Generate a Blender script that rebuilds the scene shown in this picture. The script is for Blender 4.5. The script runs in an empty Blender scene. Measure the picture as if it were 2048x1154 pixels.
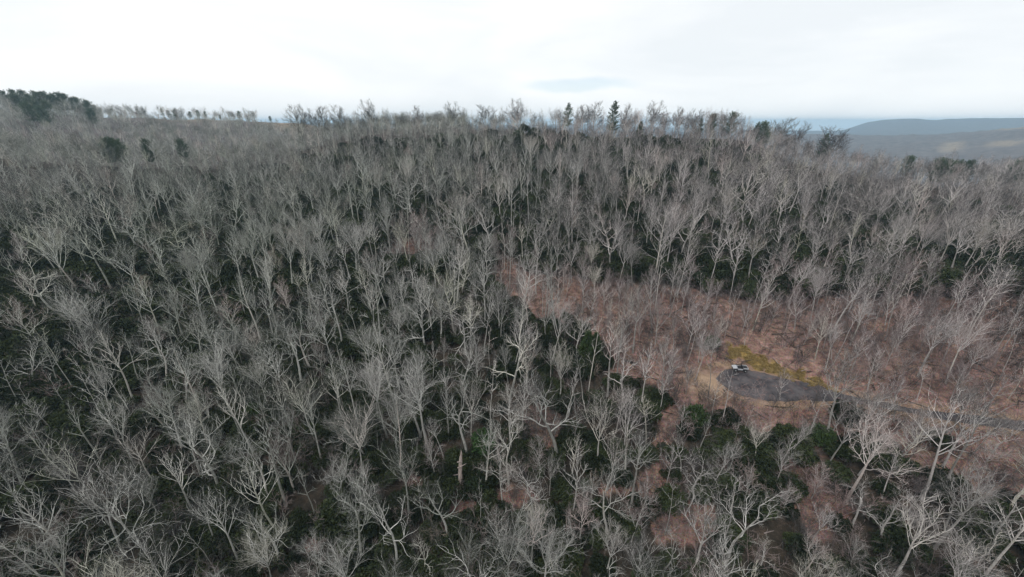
import bpy, bmesh, math, random
import numpy as np
from mathutils import Vector, Matrix

# ------------------------------------------------------------------ camera, sky, sun, exposure
R = math.radians
scene = bpy.context.scene
COL = scene.collection
CAMZ = 60.0                      # the drone's height above the valley floor datum
PITCH = R(22.7)
FPX, CX, CY = 795.0, 1024.0, 577.0

cam_d = bpy.data.cameras.new('camera')
cam = bpy.data.objects.new('camera', cam_d)
COL.objects.link(cam)
cam.location = (0, 0, CAMZ)
cam.rotation_euler = (math.pi/2 - PITCH, 0, 0)
cam_d.sensor_width = 36.0
cam_d.lens = 36.0*FPX/2048.0
cam_d.clip_start = 0.5
cam_d.clip_end = 30000
scene.camera = cam

SUN_EL, SUN_AZ = R(52), R(215)   # azimuth clockwise from +Y: over the drone's left shoulder
world = bpy.data.worlds.new('World')
scene.world = world
world.use_nodes = True
wn, wl = world.node_tree.nodes, world.node_tree.links
wn.clear()
def N(nodes, t, **kw):
    n = nodes.new(t)
    for k, v in kw.items():
        setattr(n, k, v)
    return n
w_out = N(wn, 'ShaderNodeOutputWorld')
w_bg = N(wn, 'ShaderNodeBackground')
w_bg.inputs['Strength'].default_value = 0.1
w_sky = N(wn, 'ShaderNodeTexSky', sky_type='NISHITA', sun_disc=False)
w_sky.sun_elevation = SUN_EL
w_sky.sun_rotation = SUN_AZ
w_sky.dust_density = 0.3
w_sky.ozone_density = 4.0
w_tc = N(wn, 'ShaderNodeTexCoord')
# cloud deck: long soft streaks, nearly closed; one thin gap where blue shows
w_map = N(wn, 'ShaderNodeMapping')
w_map.inputs['Scale'].default_value = (1.0, 1.0, 4.2)
w_map.inputs['Location'].default_value = (0.35, 0.2, 0.1)
w_n1 = N(wn, 'ShaderNodeTexNoise')
w_n1.inputs['Scale'].default_value = 1.7
w_n1.inputs['Detail'].default_value = 5
w_n1.inputs['Roughness'].default_value = 0.5
w_n1.inputs['Distortion'].default_value = 0.5
w_r1 = N(wn, 'ShaderNodeValToRGB')
e = w_r1.color_ramp.elements
e[0].position, e[0].color = 0.36, (0.80, 0.835, 0.86, 1)
e[1].position, e[1].color = 0.62, (0.95, 0.962, 0.97, 1)
w_sc = N(wn, 'ShaderNodeVectorMath', operation='SCALE')
w_sc.inputs['Scale'].default_value = 9.5
w_gap = N(wn, 'ShaderNodeMapping')
gd = Vector((0.165, 0.985, 0.092))
w_sub = N(wn, 'ShaderNodeVectorMath', operation='SUBTRACT')
w_sub.inputs[1].default_value = gd
w_n2 = N(wn, 'ShaderNodeTexNoise')
w_n2.inputs['Scale'].default_value = 9.0
w_n2.inputs['Detail'].default_value = 4
w_n2s = N(wn, 'ShaderNodeVectorMath', operation='MULTIPLY_ADD')
w_n2s.inputs[1].default_value = (0.05, 0.0, 0.03)
w_gap.inputs['Scale'].default_value = (7.5, 1.0, 62.0)
w_gap.inputs['Rotation'].default_value = (0, R(4), 0)
w_len = N(wn, 'ShaderNodeVectorMath', operation='LENGTH')
w_gr = N(wn, 'ShaderNodeMapRange', interpolation_type='SMOOTHSTEP')
w_gr.inputs['From Min'].default_value = 0.45
w_gr.inputs['From Max'].default_value = 1.15
w_gr.inputs['To Min'].default_value = 0.58
w_gr.inputs['To Max'].default_value = 0.97
w_mix = N(wn, 'ShaderNodeMix', data_type='RGBA')
wl.new(w_tc.outputs['Generated'], w_map.inputs['Vector'])
wl.new(w_map.outputs[0], w_n1.inputs['Vector'])
wl.new(w_n1.outputs['Fac'], w_r1.inputs['Fac'])
wl.new(w_r1.outputs['Color'], w_sc.inputs[0])
wl.new(w_tc.outputs['Generated'], w_sub.inputs[0])
wl.new(w_tc.outputs['Generated'], w_n2.inputs['Vector'])
wl.new(w_n2.outputs['Color'], w_n2s.inputs[0])
wl.new(w_sub.outputs[0], w_n2s.inputs[2])
wl.new(w_n2s.outputs[0], w_gap.inputs['Vector'])
wl.new(w_gap.outputs[0], w_len.inputs[0])
wl.new(w_len.outputs['Value'], w_gr.inputs['Value'])
wl.new(w_gr.outputs[0], w_mix.inputs['Factor'])
wl.new(w_sky.outputs[0], w_mix.inputs['A'])
wl.new(w_sc.outputs[0], w_mix.inputs['B'])
wl.new(w_mix.outputs['Result'], w_bg.inputs['Color'])
wl.new(w_bg.outputs[0], w_out.inputs['Surface'])

sun_d = bpy.data.lights.new('sun', 'SUN')
sun_d.energy = 1.4
sun_d.angle = R(14)
sun_d.color = (1.0, 0.98, 0.95)
sun = bpy.data.objects.new('sun', sun_d)
COL.objects.link(sun)
sdir = Vector((math.sin(SUN_AZ)*math.cos(SUN_EL), math.cos(SUN_AZ)*math.cos(SUN_EL), math.sin(SUN_EL)))
sun.rotation_euler = (-sdir).to_track_quat('-Z', 'Y').to_euler()
sun.location = (0, 0, 200)

vs = scene.view_settings
vs.view_transform = 'Standard'
vs.look = 'None'
vs.exposure = 0.28
vs.gamma = 1.0
vs.use_curve_mapping = False
scene.render.engine = 'CYCLES'
cy = scene.cycles
cy.max_bounces = 4
cy.diffuse_bounces = 1
cy.use_adaptive_sampling = True
cy.adaptive_threshold = 0.02
cy.glossy_bounces = 1
cy.transmission_bounces = 1
cy.transparent_max_bounces = 4
cy.volume_bounces = 0
cy.use_denoising = True
cy.denoiser = 'OPENIMAGEDENOISE'
cy.denoising_input_passes = 'RGB_ALBEDO_NORMAL'
cy.denoising_prefilter = 'ACCURATE'
cy.volume_step_rate = 4.0
cy.debug_use_spatial_splits = True

# ------------------------------------------------------------------ the lie of the land
def interp(x, xs, ys):
    return np.interp(x, xs, ys)
def smax(a, b, k):
    h = np.clip(0.5 + 0.5*(a - b)/k, 0, 1)
    return b*(1 - h) + a*h + k*h*(1 - h)
_rs = np.random.RandomState(5)
_OCT = [(_rs.uniform(-1, 1, 2), _rs.uniform(0, 6.28)) for _ in range(60)]
def wav(x, y, size, n, off):
    z = np.zeros_like(np.asarray(x, float))
    for i in range(n):
        d, p = _OCT[(off + i) % 60]
        d = d/np.hypot(*d)
        k = 6.283/size*(0.6 + 0.9*((i*0.37) % 1.0))
        z = z + np.sin((x*d[0] + y*d[1])*k + p + 1.3*np.sin((x*d[1] - y*d[0])*k*0.43 + 2*p))
    return z/math.sqrt(n)

AZ = [-180, -120, -80, -60, -50, -42, -33, -25, -10, 0, 15, 22, 28, 35, 45, 52, 80, 120, 180]
RA_AZ = [-180, -120, -80, -60, -50, -42, -35, -30, -25, -18, -10, 0, 12, 19, 24, 29, 35, 45, 52, 80, 120, 180]
RIDGE = [-60, -50, -18, -15, -17, -23, -25, -22, -14, -9.5, -7.5, -7, -7.5, -8, -9.5, -13, -24, -31, -33, -42, -60, -60]
RB = [-80, -60, 5, 15, 11, 3, 2, -3, -45, -70, -80, -80, -80, -80, -80, -80, -80, -80, -80]
RC_AZ = [-180, -45, -33, -25, -19, -14, -8, -3, 1, 4, 9, 20, 180]
RC = [-90, -70, -45, -22, -9, -4, -4, -9, -21, -34, -60, -90, -90]
RD_AZ = [-180, 40, 46, 50, 56, 65, 90, 180]
RD = [-90, -90, -58, -36, -22, -16, -30, -90]
RE_AZ = [-180, 20, 35, 38, 42, 45, 48, 51, 56, 70, 180]
RE = [-120, -110, -62, -60, -55, -47, -30, -12, 2, 0, -120]
RF_AZ = [-180, -60, -30, -10, 2, 8, 20, 34, 37.5, 38.6, 39.6, 41, 42.8, 43.4, 44.2, 45.5, 47.5, 52, 56, 65, 90, 180]
RF = [0, 15, 0, -20, -40, -20, -70, -110, -100, -50, 5, 36, 42, 40, 24, 38, 44, 46, 50, 45, 20, 0]

def base_h(x, y):
    """height above the camera, before the road bench"""
    x = np.asarray(x, float); y = np.asarray(y, float)
    r = np.hypot(x, y) + 1e-6
    az = np.degrees(np.arctan2(x, y))
    s = np.where(y > 0, np.sqrt(y*y + 0.62*x*x), np.abs(x)*0.787 + y*0.0)
    P = interp(s, [0, 20, 35, 55, 75, 110, 165, 210, 236, 262, 285], [-60, -59.5, -58, -53.5, -49.5, -41.5, -32.0, -24.5, -18, -10.2, -9.5])
    ridge = interp(az, RA_AZ, RIDGE)
    k = (ridge + 60)/50.5
    kk = 1 + (k - 1)*np.clip((s - 70)/180, 0, 1)
    zA = -60 + (P + 60)*kk
    zA = np.where(y < 0, zA + 0.16*y, zA)
    over = np.clip(s - 278, 0, None)
    zA = zA - 0.30*over*np.clip(over/60, 0, 1)
    z = np.maximum(zA, -140)
    zB = interp(az, AZ, RB) - 0.17*np.abs(r - 620)
    zC = interp(az, RC_AZ, RC) - 0.24*np.abs(r - 440)
    zD = interp(az, RD_AZ, RD) - 0.20*np.abs(r - 450)
    zE = interp(az, RE_AZ, RE) - 0.06*np.abs(r - 2500)
    zF = interp(az, RF_AZ, RF)*0.785 - 0.09*np.abs(r - 5500)
    far = smax(zB, zC, 8.0)
    far = smax(far, zD, 8.0)
    far = smax(far, zE, 6.0)
    far = smax(far, zF, 4.0)
    far = smax(far, np.full_like(far, -132.0), 6.0)
    far = far + wav(x, y, 160, 4, 10)*1.2*np.clip((r - 330)/200, 0, 1) + wav(x, y, 700, 4, 20)*5*np.clip((r - 1200)/1500, 0, 1)*(r < 4300)
    z = np.where(r > 240, smax(z, far, 5.0), z)
    near = np.clip((300 - r)/120, 0, 1)
    z = z + wav(x, y, 70, 4, 50)*1.1*np.clip((s - 170)/60, 0, 1)*np.clip((420 - r)/100, 0, 1)
    z = z + wav(x, y, 42, 4, 0)*0.55*np.clip(r/60, 0.3, 1) + wav(x, y, 13, 4, 5)*0.16*near
    return z

def ray_dir(px, py):
    u, v = (px - CX)/FPX, (CY - py)/FPX
    c, s = math.cos(PITCH), math.sin(PITCH)
    return np.array([u, c + v*s, v*c - s])

def hit(px, py, f):
    d = ray_dir(px, py)
    t = np.arange(20, 900, 0.5)
    p = d[None, :]*t[:, None]
    below = p[:, 2] < f(p[:, 0], p[:, 1])
    if not below.any():
        return None
    i = int(np.argmax(below))
    lo, hi = t[max(i - 1, 0)], t[i]
    for _ in range(18):
        m = 0.5*(lo + hi)
        q = d*m
        if q[2] < f(q[0:1], q[1:2])[0]:
            hi = m
        else:
            lo = m
    return d*hi

def project(x, y, zr):
    """world (height relative to the camera) to pixels of the 2048-wide photograph"""
    c, s = math.cos(PITCH), math.sin(PITCH)
    depth = y*c - zr*s
    up = y*s + zr*c
    return CX + FPX*x/depth, CY - FPX*up/depth, depth

# road: centre line with half widths, laid on the slope as a level bench
road_px = [(1432, 757, 3.0), (1460, 762, 5.4), (1500, 769, 6.2), (1550, 777, 5.2), (1600, 781, 3.7), (1650, 787, 2.3), (1690, 796, 1.7), (1740, 806, 1.5),
           (1800, 817, 1.45), (1860, 829, 1.45), (1920, 838, 1.45), (1980, 846, 1.45), (2048, 854, 1.45), (2130, 864, 1.45), (2260, 880, 1.45)]
_rd = []
for px, py, hw in road_px:
    p = hit(px, py, base_h)
    _rd.append((p[0], p[1], p[2], hw))
_rd = np.array(_rd)
# smooth: resample by length
def resample(P, step):
    seg = np.hypot(np.diff(P[:, 0]), np.diff(P[:, 1]))
    L = np.concatenate([[0], np.cumsum(seg)])
    n = int(L[-1]/step) + 1
    s = np.linspace(0, L[-1], n)
    Q = np.stack([np.interp(s, L, P[:, i]) for i in range(P.shape[1])], 1)
    for _ in range(4):
        Q[1:-1] = 0.25*Q[:-2] + 0.5*Q[1:-1] + 0.25*Q[2:]
    return Q
ROAD = resample(_rd, 1.2)
_k = np.ones(21)/21
ROAD[:, 2] = np.convolve(np.pad(ROAD[:, 2], 10, mode='edge'), _k, 'valid')

def road_dist(x, y):
    x = np.asarray(x, float); y = np.asarray(y, float)
    shp = x.shape
    xf, yf = x.ravel(), y.ravel()
    d = np.full(xf.shape, 1e3)
    zz = np.zeros(xf.shape)
    hw = np.full(xf.shape, 1.7)
    m = (xf > 15) & (xf < 210) & (yf > -30) & (yf < 120)
    idx = np.nonzero(m)[0]
    for c in range(0, len(idx), 20000):
        ii = idx[c:c+20000]
        D = np.hypot(xf[ii, None] - ROAD[None, :, 0], yf[ii, None] - ROAD[None, :, 1])
        E = D - ROAD[None, :, 3]
        j = np.argmin(E, 1)
        d[ii] = E[np.arange(len(ii)), j]
        w = 1.0/(D + 0.3)**3
        zz[ii] = (w*ROAD[None, :, 2]).sum(1)/w.sum(1)
        hw[ii] = ROAD[j, 3]
    return d.reshape(shp), zz.reshape(shp), hw.reshape(shp)

def ground_h(x, y):
    z = base_h(x, y)
    d, rz, hw = road_dist(x, y)
    w = np.clip((d - 0.7)/4.0, 0, 1)
    w = w*w*(3 - 2*w)
    return np.where(d < 5, rz*(1 - w) + z*w, z)

# image regions given as outlines on the ground, turned into world polygons
def poly_world(pts):
    out = []
    for px, py in pts:
        p = hit(px, py, base_h)
        if p is not None:
            out.append((p[0], p[1]))
    return np.array(out)
def inside(x, y, P):
    x = np.asarray(x, float); y = np.asarray(y, float)
    c = np.zeros(x.shape, bool)
    n = len(P)
    j = n - 1
    for i in range(n):
        xi, yi, xj, yj = P[i, 0], P[i, 1], P[j, 0], P[j, 1]
        cond = ((yi > y) != (yj > y)) & (x < (xj - xi)*(y - yi)/(yj - yi + 1e-12) + xi)
        c ^= cond
        j = i
    return c
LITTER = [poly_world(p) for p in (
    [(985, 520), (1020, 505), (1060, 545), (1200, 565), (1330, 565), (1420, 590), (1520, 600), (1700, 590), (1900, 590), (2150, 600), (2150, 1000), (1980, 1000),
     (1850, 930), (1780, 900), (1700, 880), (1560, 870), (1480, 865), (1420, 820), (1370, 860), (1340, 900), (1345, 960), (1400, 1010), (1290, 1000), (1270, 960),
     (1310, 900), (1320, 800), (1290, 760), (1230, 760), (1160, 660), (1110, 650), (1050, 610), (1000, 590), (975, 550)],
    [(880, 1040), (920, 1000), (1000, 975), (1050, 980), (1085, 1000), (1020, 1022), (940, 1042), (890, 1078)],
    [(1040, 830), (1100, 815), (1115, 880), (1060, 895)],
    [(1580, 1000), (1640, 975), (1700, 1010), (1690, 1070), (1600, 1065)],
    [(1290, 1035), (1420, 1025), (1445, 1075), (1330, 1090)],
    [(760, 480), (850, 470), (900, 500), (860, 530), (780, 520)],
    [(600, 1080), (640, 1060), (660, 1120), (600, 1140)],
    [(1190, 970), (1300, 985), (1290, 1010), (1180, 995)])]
YGRASS = poly_world([(1448, 712), (1462, 690), (1484, 689), (1500, 702), (1530, 715), (1570, 730), (1620, 746), (1660, 765), (1690, 780), (1640, 772), (1590, 757), (1540, 743), (1505, 728), (1480, 715), (1462, 716)])
YGRASS2 = poly_world([(1580, 800), (1610, 796), (1660, 797), (1640, 804), (1590, 806)])

def litter_mask(x, y):
    jx = x + wav(x, y, 9, 3, 30)*1.0
    jy = y + wav(x, y, 9, 3, 36)*1.0
    m = np.zeros(np.shape(x), bool)
    for P in LITTER:
        m |= inside(jx, jy, P)
    return m

# ------------------------------------------------------------------ helpers
def tag(o, label=None, cat=None, group=None, kind=None):
    if label: o['label'] = label
    if cat: o['category'] = cat
    if group: o['group'] = group
    if kind: o['kind'] = kind
    return o
def mesh_from(name, V, F, mats=(), smooth=False, mi=None):
    me = bpy.data.meshes.new(name)
    V = np.asarray(V, np.float32)
    if isinstance(F, np.ndarray):
        nf, k = F.shape
        me.vertices.add(len(V)); me.vertices.foreach_set('co', V.ravel())
        me.loops.add(nf*k); me.loops.foreach_set('vertex_index', F.astype(np.int32).ravel())
        me.polygons.add(nf)
        me.polygons.foreach_set('loop_start', np.arange(0, nf*k, k, dtype=np.int32))
        me.polygons.foreach_set('loop_total', np.full(nf, k, np.int32))
    else:
        me.from_pydata([tuple(v) for v in V], [], F)
    for m in mats:
        me.materials.append(m)
    if mi is not None:
        me.polygons.foreach_set('material_index', np.asarray(mi, np.int32))
    me.polygons.foreach_set('use_smooth', np.full(len(me.polygons), smooth, bool))
    me.update(calc_edges=True)
    return me
def link(name, me, parent=None):
    o = bpy.data.objects.new(name, me)
    COL.objects.link(o)
    if parent is not None:
        o.parent = parent
    return o
def empty(name, loc, rz=0.0, sc=1.0):
    o = bpy.data.objects.new(name, None)
    o.empty_display_size = 0.5
    o.location = loc
    o.rotation_euler = (0, 0, rz)
    o.scale = (sc, sc, sc) if not isinstance(sc, tuple) else sc
    COL.objects.link(o)
    return o

# ------------------------------------------------------------------ materials
def new_mat(name, rough=0.9):
    m = bpy.data.materials.new(name)
    m.use_nodes = True
    nt = m.node_tree
    b = nt.nodes['Principled BSDF']
    b.inputs['Roughness'].default_value = rough
    b.inputs['Specular IOR Level'].default_value = 0.2
    return m, nt.nodes, nt.links, b
def ramp(nodes, stops, interp_='LINEAR'):
    r = nodes.new('ShaderNodeValToRGB')
    r.color_ramp.interpolation = interp_
    els = r.color_ramp.elements
    while len(els) < len(stops):
        els.new(0.5)
    for el, (p, c) in zip(els, stops):
        el.position = p
        el.color = (*c, 1)
    return r
def noise(nodes, links, scale, detail=3, vec=None, rough=0.55, dist=0.0):
    n = nodes.new('ShaderNodeTexNoise')
    n.inputs['Scale'].default_value = scale
    n.inputs['Detail'].default_value = detail
    n.inputs['Roughness'].default_value = rough
    n.inputs['Distortion'].default_value = dist
    if vec is not None:
        links.new(vec, n.inputs['Vector'])
    return n
def mixc(nodes, links, fac, a, b, blend='MIX'):
    m = nodes.new('ShaderNodeMix')
    m.data_type = 'RGBA'
    m.blend_type = blend
    for sock, v in ((m.inputs['Factor'], fac), (m.inputs['A'], a), (m.inputs['B'], b)):
        if isinstance(v, (int, float)):
            sock.default_value = v
        elif isinstance(v, tuple):
            sock.default_value = (*v, 1)
        else:
            links.new(v, sock)
    return m.outputs['Result']

def bark_mat(name, lo, hi, moss, regional, rough=0.9):
    """bark whose tint drifts from tree to tree and, across the wood, from lichen olive to mauve grey"""
    m, n, l, b = new_mat(name, rough)
    oi = n.new('ShaderNodeObjectInfo')
    tc = n.new('ShaderNodeTexCoord')
    nz = noise(n, l, 1.4, 4, tc.outputs['Object'])
    addr = n.new('ShaderNodeMath'); addr.operation = 'MULTIPLY_ADD'
    l.new(oi.outputs['Random'], addr.inputs[0]); addr.inputs[1].default_value = 0.55
    l.new(nz.outputs['Fac'], addr.inputs[2])
    sub = n.new('ShaderNodeMath'); sub.operation = 'SUBTRACT'; sub.inputs[1].default_value = 0.27
    l.new(addr.outputs[0], sub.inputs[0])
    r = ramp(n, [(0.25, lo), (0.75, hi)])
    l.new(sub.outputs[0], r.inputs['Fac'])
    # regional drift by where the tree stands
    nl = noise(n, l, 0.012, 2, oi.outputs['Location'])
    sx = n.new('ShaderNodeSeparateXYZ'); l.new(oi.outputs['Location'], sx.inputs[0])
    gx = n.new('ShaderNodeMapRange'); l.new(sx.outputs['X'], gx.inputs['Value'])
    gx.inputs['From Min'].default_value = -60; gx.inputs['From Max'].default_value = 90
    ad = n.new('ShaderNodeMath'); ad.operation = 'MULTIPLY_ADD'
    l.new(nl.outputs['Fac'], ad.inputs[0]); ad.inputs[1].default_value = 1.2; l.new(gx.outputs[0], ad.inputs[2])
    ar = n.new('ShaderNodeMath'); ar.operation = 'MULTIPLY_ADD'
    l.new(oi.outputs['Random'], ar.inputs[0]); ar.inputs[1].default_value = 0.5; l.new(ad.outputs[0], ar.inputs[2])
    rr = ramp(n, [(0.30, (0.93, 1.0, 0.87)), (0.5, (0.98, 1.0, 0.95)), (0.9, (1.05, 0.965, 0.97))])
    sc = n.new('ShaderNodeMath'); sc.operation = 'MULTIPLY'; sc.inputs[1].default_value = 0.55
    l.new(ar.outputs[0], sc.inputs[0]); l.new(sc.outputs[0], rr.inputs['Fac'])
    c = mixc(n, l, regional, r.outputs['Color'], rr.outputs['Color'], 'MULTIPLY')
    odd = ramp(n, [(0.80, (1, 1, 1)), (0.87, (1.0, 1.02, 0.89)), (0.93, (1.0, 1.0, 0.97)), (1.0, (1.06, 0.96, 0.93))])
    l.new(oi.outputs['Random'], odd.inputs['Fac'])
    c = mixc(n, l, 1.0, c, odd.outputs['Color'], 'MULTIPLY')
    if moss:
        nm = noise(n, l, 0.8, 3, tc.outputs['Object'])
        mr = ramp(n, [(0.58, (0, 0, 0)), (0.72, (1, 1, 1))])
        l.new(nm.outputs['Fac'], mr.inputs['Fac'])
        mm = n.new('ShaderNodeMath'); mm.operation = 'MULTIPLY'; mm.inputs[1].default_value = moss
        l.new(mr.outputs['Color'], mm.inputs[0])
        c = mixc(n, l, mm.outputs[0], c, (0.24, 0.25, 0.12))
    l.new(c, b.inputs['Base Color'])
    bp = n.new('ShaderNodeBump'); bp.inputs['Strength'].default_value = 0.4; bp.inputs['Distance'].default_value = 0.03
    nb = noise(n, l, 9.0, 3, tc.outputs['Object']); l.new(nb.outputs['Fac'], bp.inputs['Height']); l.new(bp.outputs[0], b.inputs['Normal'])
    return m
M = {}
M['bark'] = bark_mat('bark', (0.22, 0.215, 0.20), (0.46, 0.455, 0.43), 0.35, 0.8)
M['limb'] = bark_mat('limb bark', (0.34, 0.338, 0.322), (0.70, 0.695, 0.67), 0.25, 0.9)
M['twig'] = bark_mat('twig bark', (0.050, 0.048, 0.046), (0.115, 0.111, 0.106), 0.0, 1.0)
M['silver_twig'] = bark_mat('silver twig bark', (0.16, 0.157, 0.15), (0.36, 0.353, 0.338), 0.0, 0.9)
M['mauve_twig'] = bark_mat('mauve twig bark', (0.13, 0.104, 0.10), (0.29, 0.24, 0.232), 0.0, 0.6)
M['dead'] = bark_mat('weathered dead wood', (0.17, 0.135, 0.125), (0.38, 0.315, 0.295), 0.0, 0.0)
M['log'] = bark_mat('rotting log bark', (0.035, 0.028, 0.024), (0.10, 0.075, 0.06), 0.2, 0.0)

def leaf_mat(name, c0, c1, c2, rough=0.55, trans=0.0):
    m, n, l, b = new_mat(name, rough)
    oi = n.new('ShaderNodeObjectInfo')
    tc = n.new('ShaderNodeTexCoord')
    nz = noise(n, l, 2.3, 3, tc.outputs['Object'])
    ad = n.new('ShaderNodeMath'); ad.operation = 'MULTIPLY_ADD'
    l.new(oi.outputs['Random'], ad.inputs[0]); ad.inputs[1].default_value = 0.4; l.new(nz.outputs['Fac'], ad.inputs[2])
    r = ramp(n, [(0.35, c0), (0.62, c1), (0.9, c2)])
    l.new(ad.outputs[0], r.inputs['Fac'])
    l.new(r.outputs['Color'], b.inputs['Base Color'])
    b.inputs['Specular IOR Level'].default_value = 0.12
    return m
M['rhodo'] = leaf_mat('rhododendron leaf', (0.011, 0.015, 0.008), (0.021, 0.029, 0.013), (0.050, 0.064, 0.026), 0.6)
M['needle'] = leaf_mat('pine needle', (0.040, 0.064, 0.040), (0.062, 0.094, 0.056), (0.095, 0.13, 0.075), 0.6)
M['hemlock'] = leaf_mat('hemlock needle', (0.024, 0.038, 0.016), (0.036, 0.058, 0.022), (0.052, 0.080, 0.028), 0.6)
M['fresh'] = leaf_mat('fresh evergreen leaf', (0.03, 0.06, 0.02), (0.045, 0.09, 0.028), (0.07, 0.13, 0.04), 0.5)
M['copper'] = leaf_mat('withered copper leaf', (0.24, 0.15, 0.10), (0.32, 0.21, 0.15), (0.40, 0.28, 0.20), 0.8)
M['ygrass'] = leaf_mat('yellow bank grass', (0.085, 0.058, 0.024), (0.24, 0.168, 0.060), (0.40, 0.30, 0.135), 0.85)
M['dgrass'] = leaf_mat('dry tan grass', (0.28, 0.19, 0.11), (0.40, 0.29, 0.18), (0.48, 0.37, 0.25), 0.85)

# ground: leaf litter, dark duff under evergreens, tan verge, far woods, fields
m, n, l, b = new_mat('forest floor', 0.95)
geo = n.new('ShaderNodeNewGeometry')
P_ = geo.outputs['Position']
att = n.new('ShaderNodeAttribute'); att.attribute_name = 'zone'
sep = n.new('ShaderNodeSeparateColor'); l.new(att.outputs['Color'], sep.inputs[0])
att2 = n.new('ShaderNodeAttribute'); att2.attribute_name = 'zone_far'
sep2 = n.new('ShaderNodeSeparateColor'); l.new(att2.outputs['Color'], sep2.inputs[0])
n_big = noise(n, l, 0.09, 4, P_)
n_mid = noise(n, l, 0.7, 5, P_, 0.65)
n_fine = noise(n, l, 5.0, 4, P_, 0.75)
n_leaf = n.new('ShaderNodeTexVoronoi'); n_leaf.inputs['Scale'].default_value = 6.0; l.new(P_, n_leaf.inputs['Vector'])
lit = ramp(n, [(0.36, (0.05, 0.034, 0.030)), (0.46, (0.155, 0.096, 0.078)), (0.55, (0.27, 0.175, 0.143)), (0.68, (0.42, 0.305, 0.255))])
mx = n.new('ShaderNodeMath'); mx.operation = 'MULTIPLY_ADD'; l.new(n_fine.outputs['Fac'], mx.inputs[0]); mx.inputs[1].default_value = 0.42
m2 = n.new('ShaderNodeMath'); m2.operation = 'MULTIPLY'; l.new(n_mid.outputs['Fac'], m2.inputs[0]); m2.inputs[1].default_value = 0.58; l.new(m2.outputs[0], mx.inputs[2])
l.new(mx.outputs[0], lit.inputs['Fac'])
leafc = mixc(n, l, 0.22, lit.outputs['Color'], n_leaf.outputs['Color'], 'OVERLAY')
tone = ramp(n, [(0.35, (0.84, 0.80, 0.80)), (0.65, (1.1, 1.08, 1.06))]); l.new(n_big.outputs['Fac'], tone.inputs['Fac'])
litter = mixc(n, l, 1.0, leafc, tone.outputs['Color'], 'MULTIPLY')
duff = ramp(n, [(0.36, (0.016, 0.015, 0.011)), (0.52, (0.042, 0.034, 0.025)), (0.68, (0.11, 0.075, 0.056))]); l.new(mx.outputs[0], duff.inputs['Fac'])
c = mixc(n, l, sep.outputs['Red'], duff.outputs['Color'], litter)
tan = ramp(n, [(0.3, (0.24, 0.16, 0.10)), (0.6, (0.42, 0.30, 0.205)), (0.8, (0.50, 0.40, 0.29))]); l.new(mx.outputs[0], tan.inputs['Fac'])
c = mixc(n, l, sep.outputs['Green'], c, tan.outputs['Color'])
yel = ramp(n, [(0.38, (0.07, 0.045, 0.02)), (0.5, (0.22, 0.145, 0.045)), (0.66, (0.40, 0.285, 0.11))]); l.new(mx.outputs[0], yel.inputs['Fac'])
c = mixc(n, l, sep.outputs['Blue'], c, yel.outputs['Color'])
n_w = noise(n, l, 0.05, 5, P_, 0.7)
wood = ramp(n, [(0.35, (0.075, 0.068, 0.066)), (0.55, (0.125, 0.108, 0.104)), (0.7, (0.16, 0.145, 0.135))]); l.new(n_w.outputs['Fac'], wood.inputs['Fac'])
c = mixc(n, l, sep2.outputs['Red'], c, wood.outputs['Color'])
fld = ramp(n, [(0.35, (0.18, 0.145, 0.11)), (0.65, (0.26, 0.21, 0.16))]); l.new(n_big.outputs['Fac'], fld.inputs['Fac'])
c = mixc(n, l, sep2.outputs['Green'], c, fld.outputs['Color'])
l.new(c, b.inputs['Base Color'])
bp = n.new('ShaderNodeBump'); bp.inputs['Strength'].default_value = 0.7; bp.inputs['Distance'].default_value = 0.12
l.new(mx.outputs[0], bp.inputs['Height']); l.new(bp.outputs[0], b.inputs['Normal'])
M['ground'] = m

m, n, l, b = new_mat('road surface', 0.85)
geo = n.new('ShaderNodeNewGeometry')
a1 = noise(n, l, 0.35, 4, geo.outputs['Position'], 0.6)
a2 = noise(n, l, 12.0, 3, geo.outputs['Position'], 0.7)
ra = ramp(n, [(0.38, (0.034, 0.032, 0.037)), (0.60, (0.098, 0.090, 0.094))]); l.new(a1.outputs['Fac'], ra.inputs['Fac'])
rb = ramp(n, [(0.3, (0.75, 0.75, 0.75)), (0.7, (1.25, 1.22, 1.2))]); l.new(a2.outputs['Fac'], rb.inputs['Fac'])
c = mixc(n, l, 1.0, ra.outputs['Color'], rb.outputs['Color'], 'MULTIPLY')
ln = noise(n, l, 1.1, 5, geo.outputs['Position'], 0.75)
lr = ramp(n, [(0.54, (0, 0, 0)), (0.66, (1, 1, 1))]); l.new(ln.outputs['Fac'], lr.inputs['Fac'])
lm = n.new('ShaderNodeMath'); lm.operation = 'MULTIPLY'; lm.inputs[1].default_value = 0.7; l.new(lr.outputs['Color'], lm.inputs[0])
c = mixc(n, l, lm.outputs[0], c, (0.17, 0.10, 0.085))
ed = n.new('ShaderNodeAttribute'); ed.attribute_name = 'edge'
em = n.new('ShaderNodeMath'); em.operation = 'MULTIPLY_ADD'; l.new(ln.outputs['Fac'], em.inputs[0]); em.inputs[1].default_value = 1.2; l.new(ed.outputs['Fac'], em.inputs[2])
er = ramp(n, [(0.95, (0, 0, 0)), (1.0, (1, 1, 1))]); 
es = n.new('ShaderNodeMath'); es.operation = 'MULTIPLY'; es.inputs[1].default_value = 0.75; l.new(em.outputs[0], es.inputs[0]); l.new(es.outputs[0], er.inputs['Fac'])
c = mixc(n, l, er.outputs['Color'], c, (0.24, 0.16, 0.11))
l.new(c, b.inputs['Base Color'])
bp = n.new('ShaderNodeBump'); bp.inputs['Strength'].default_value = 0.3; bp.inputs['Distance'].default_value = 0.02
l.new(a2.outputs['Fac'], bp.inputs['Height']); l.new(bp.outputs[0], b.inputs['Normal'])
M['road'] = m

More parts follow.
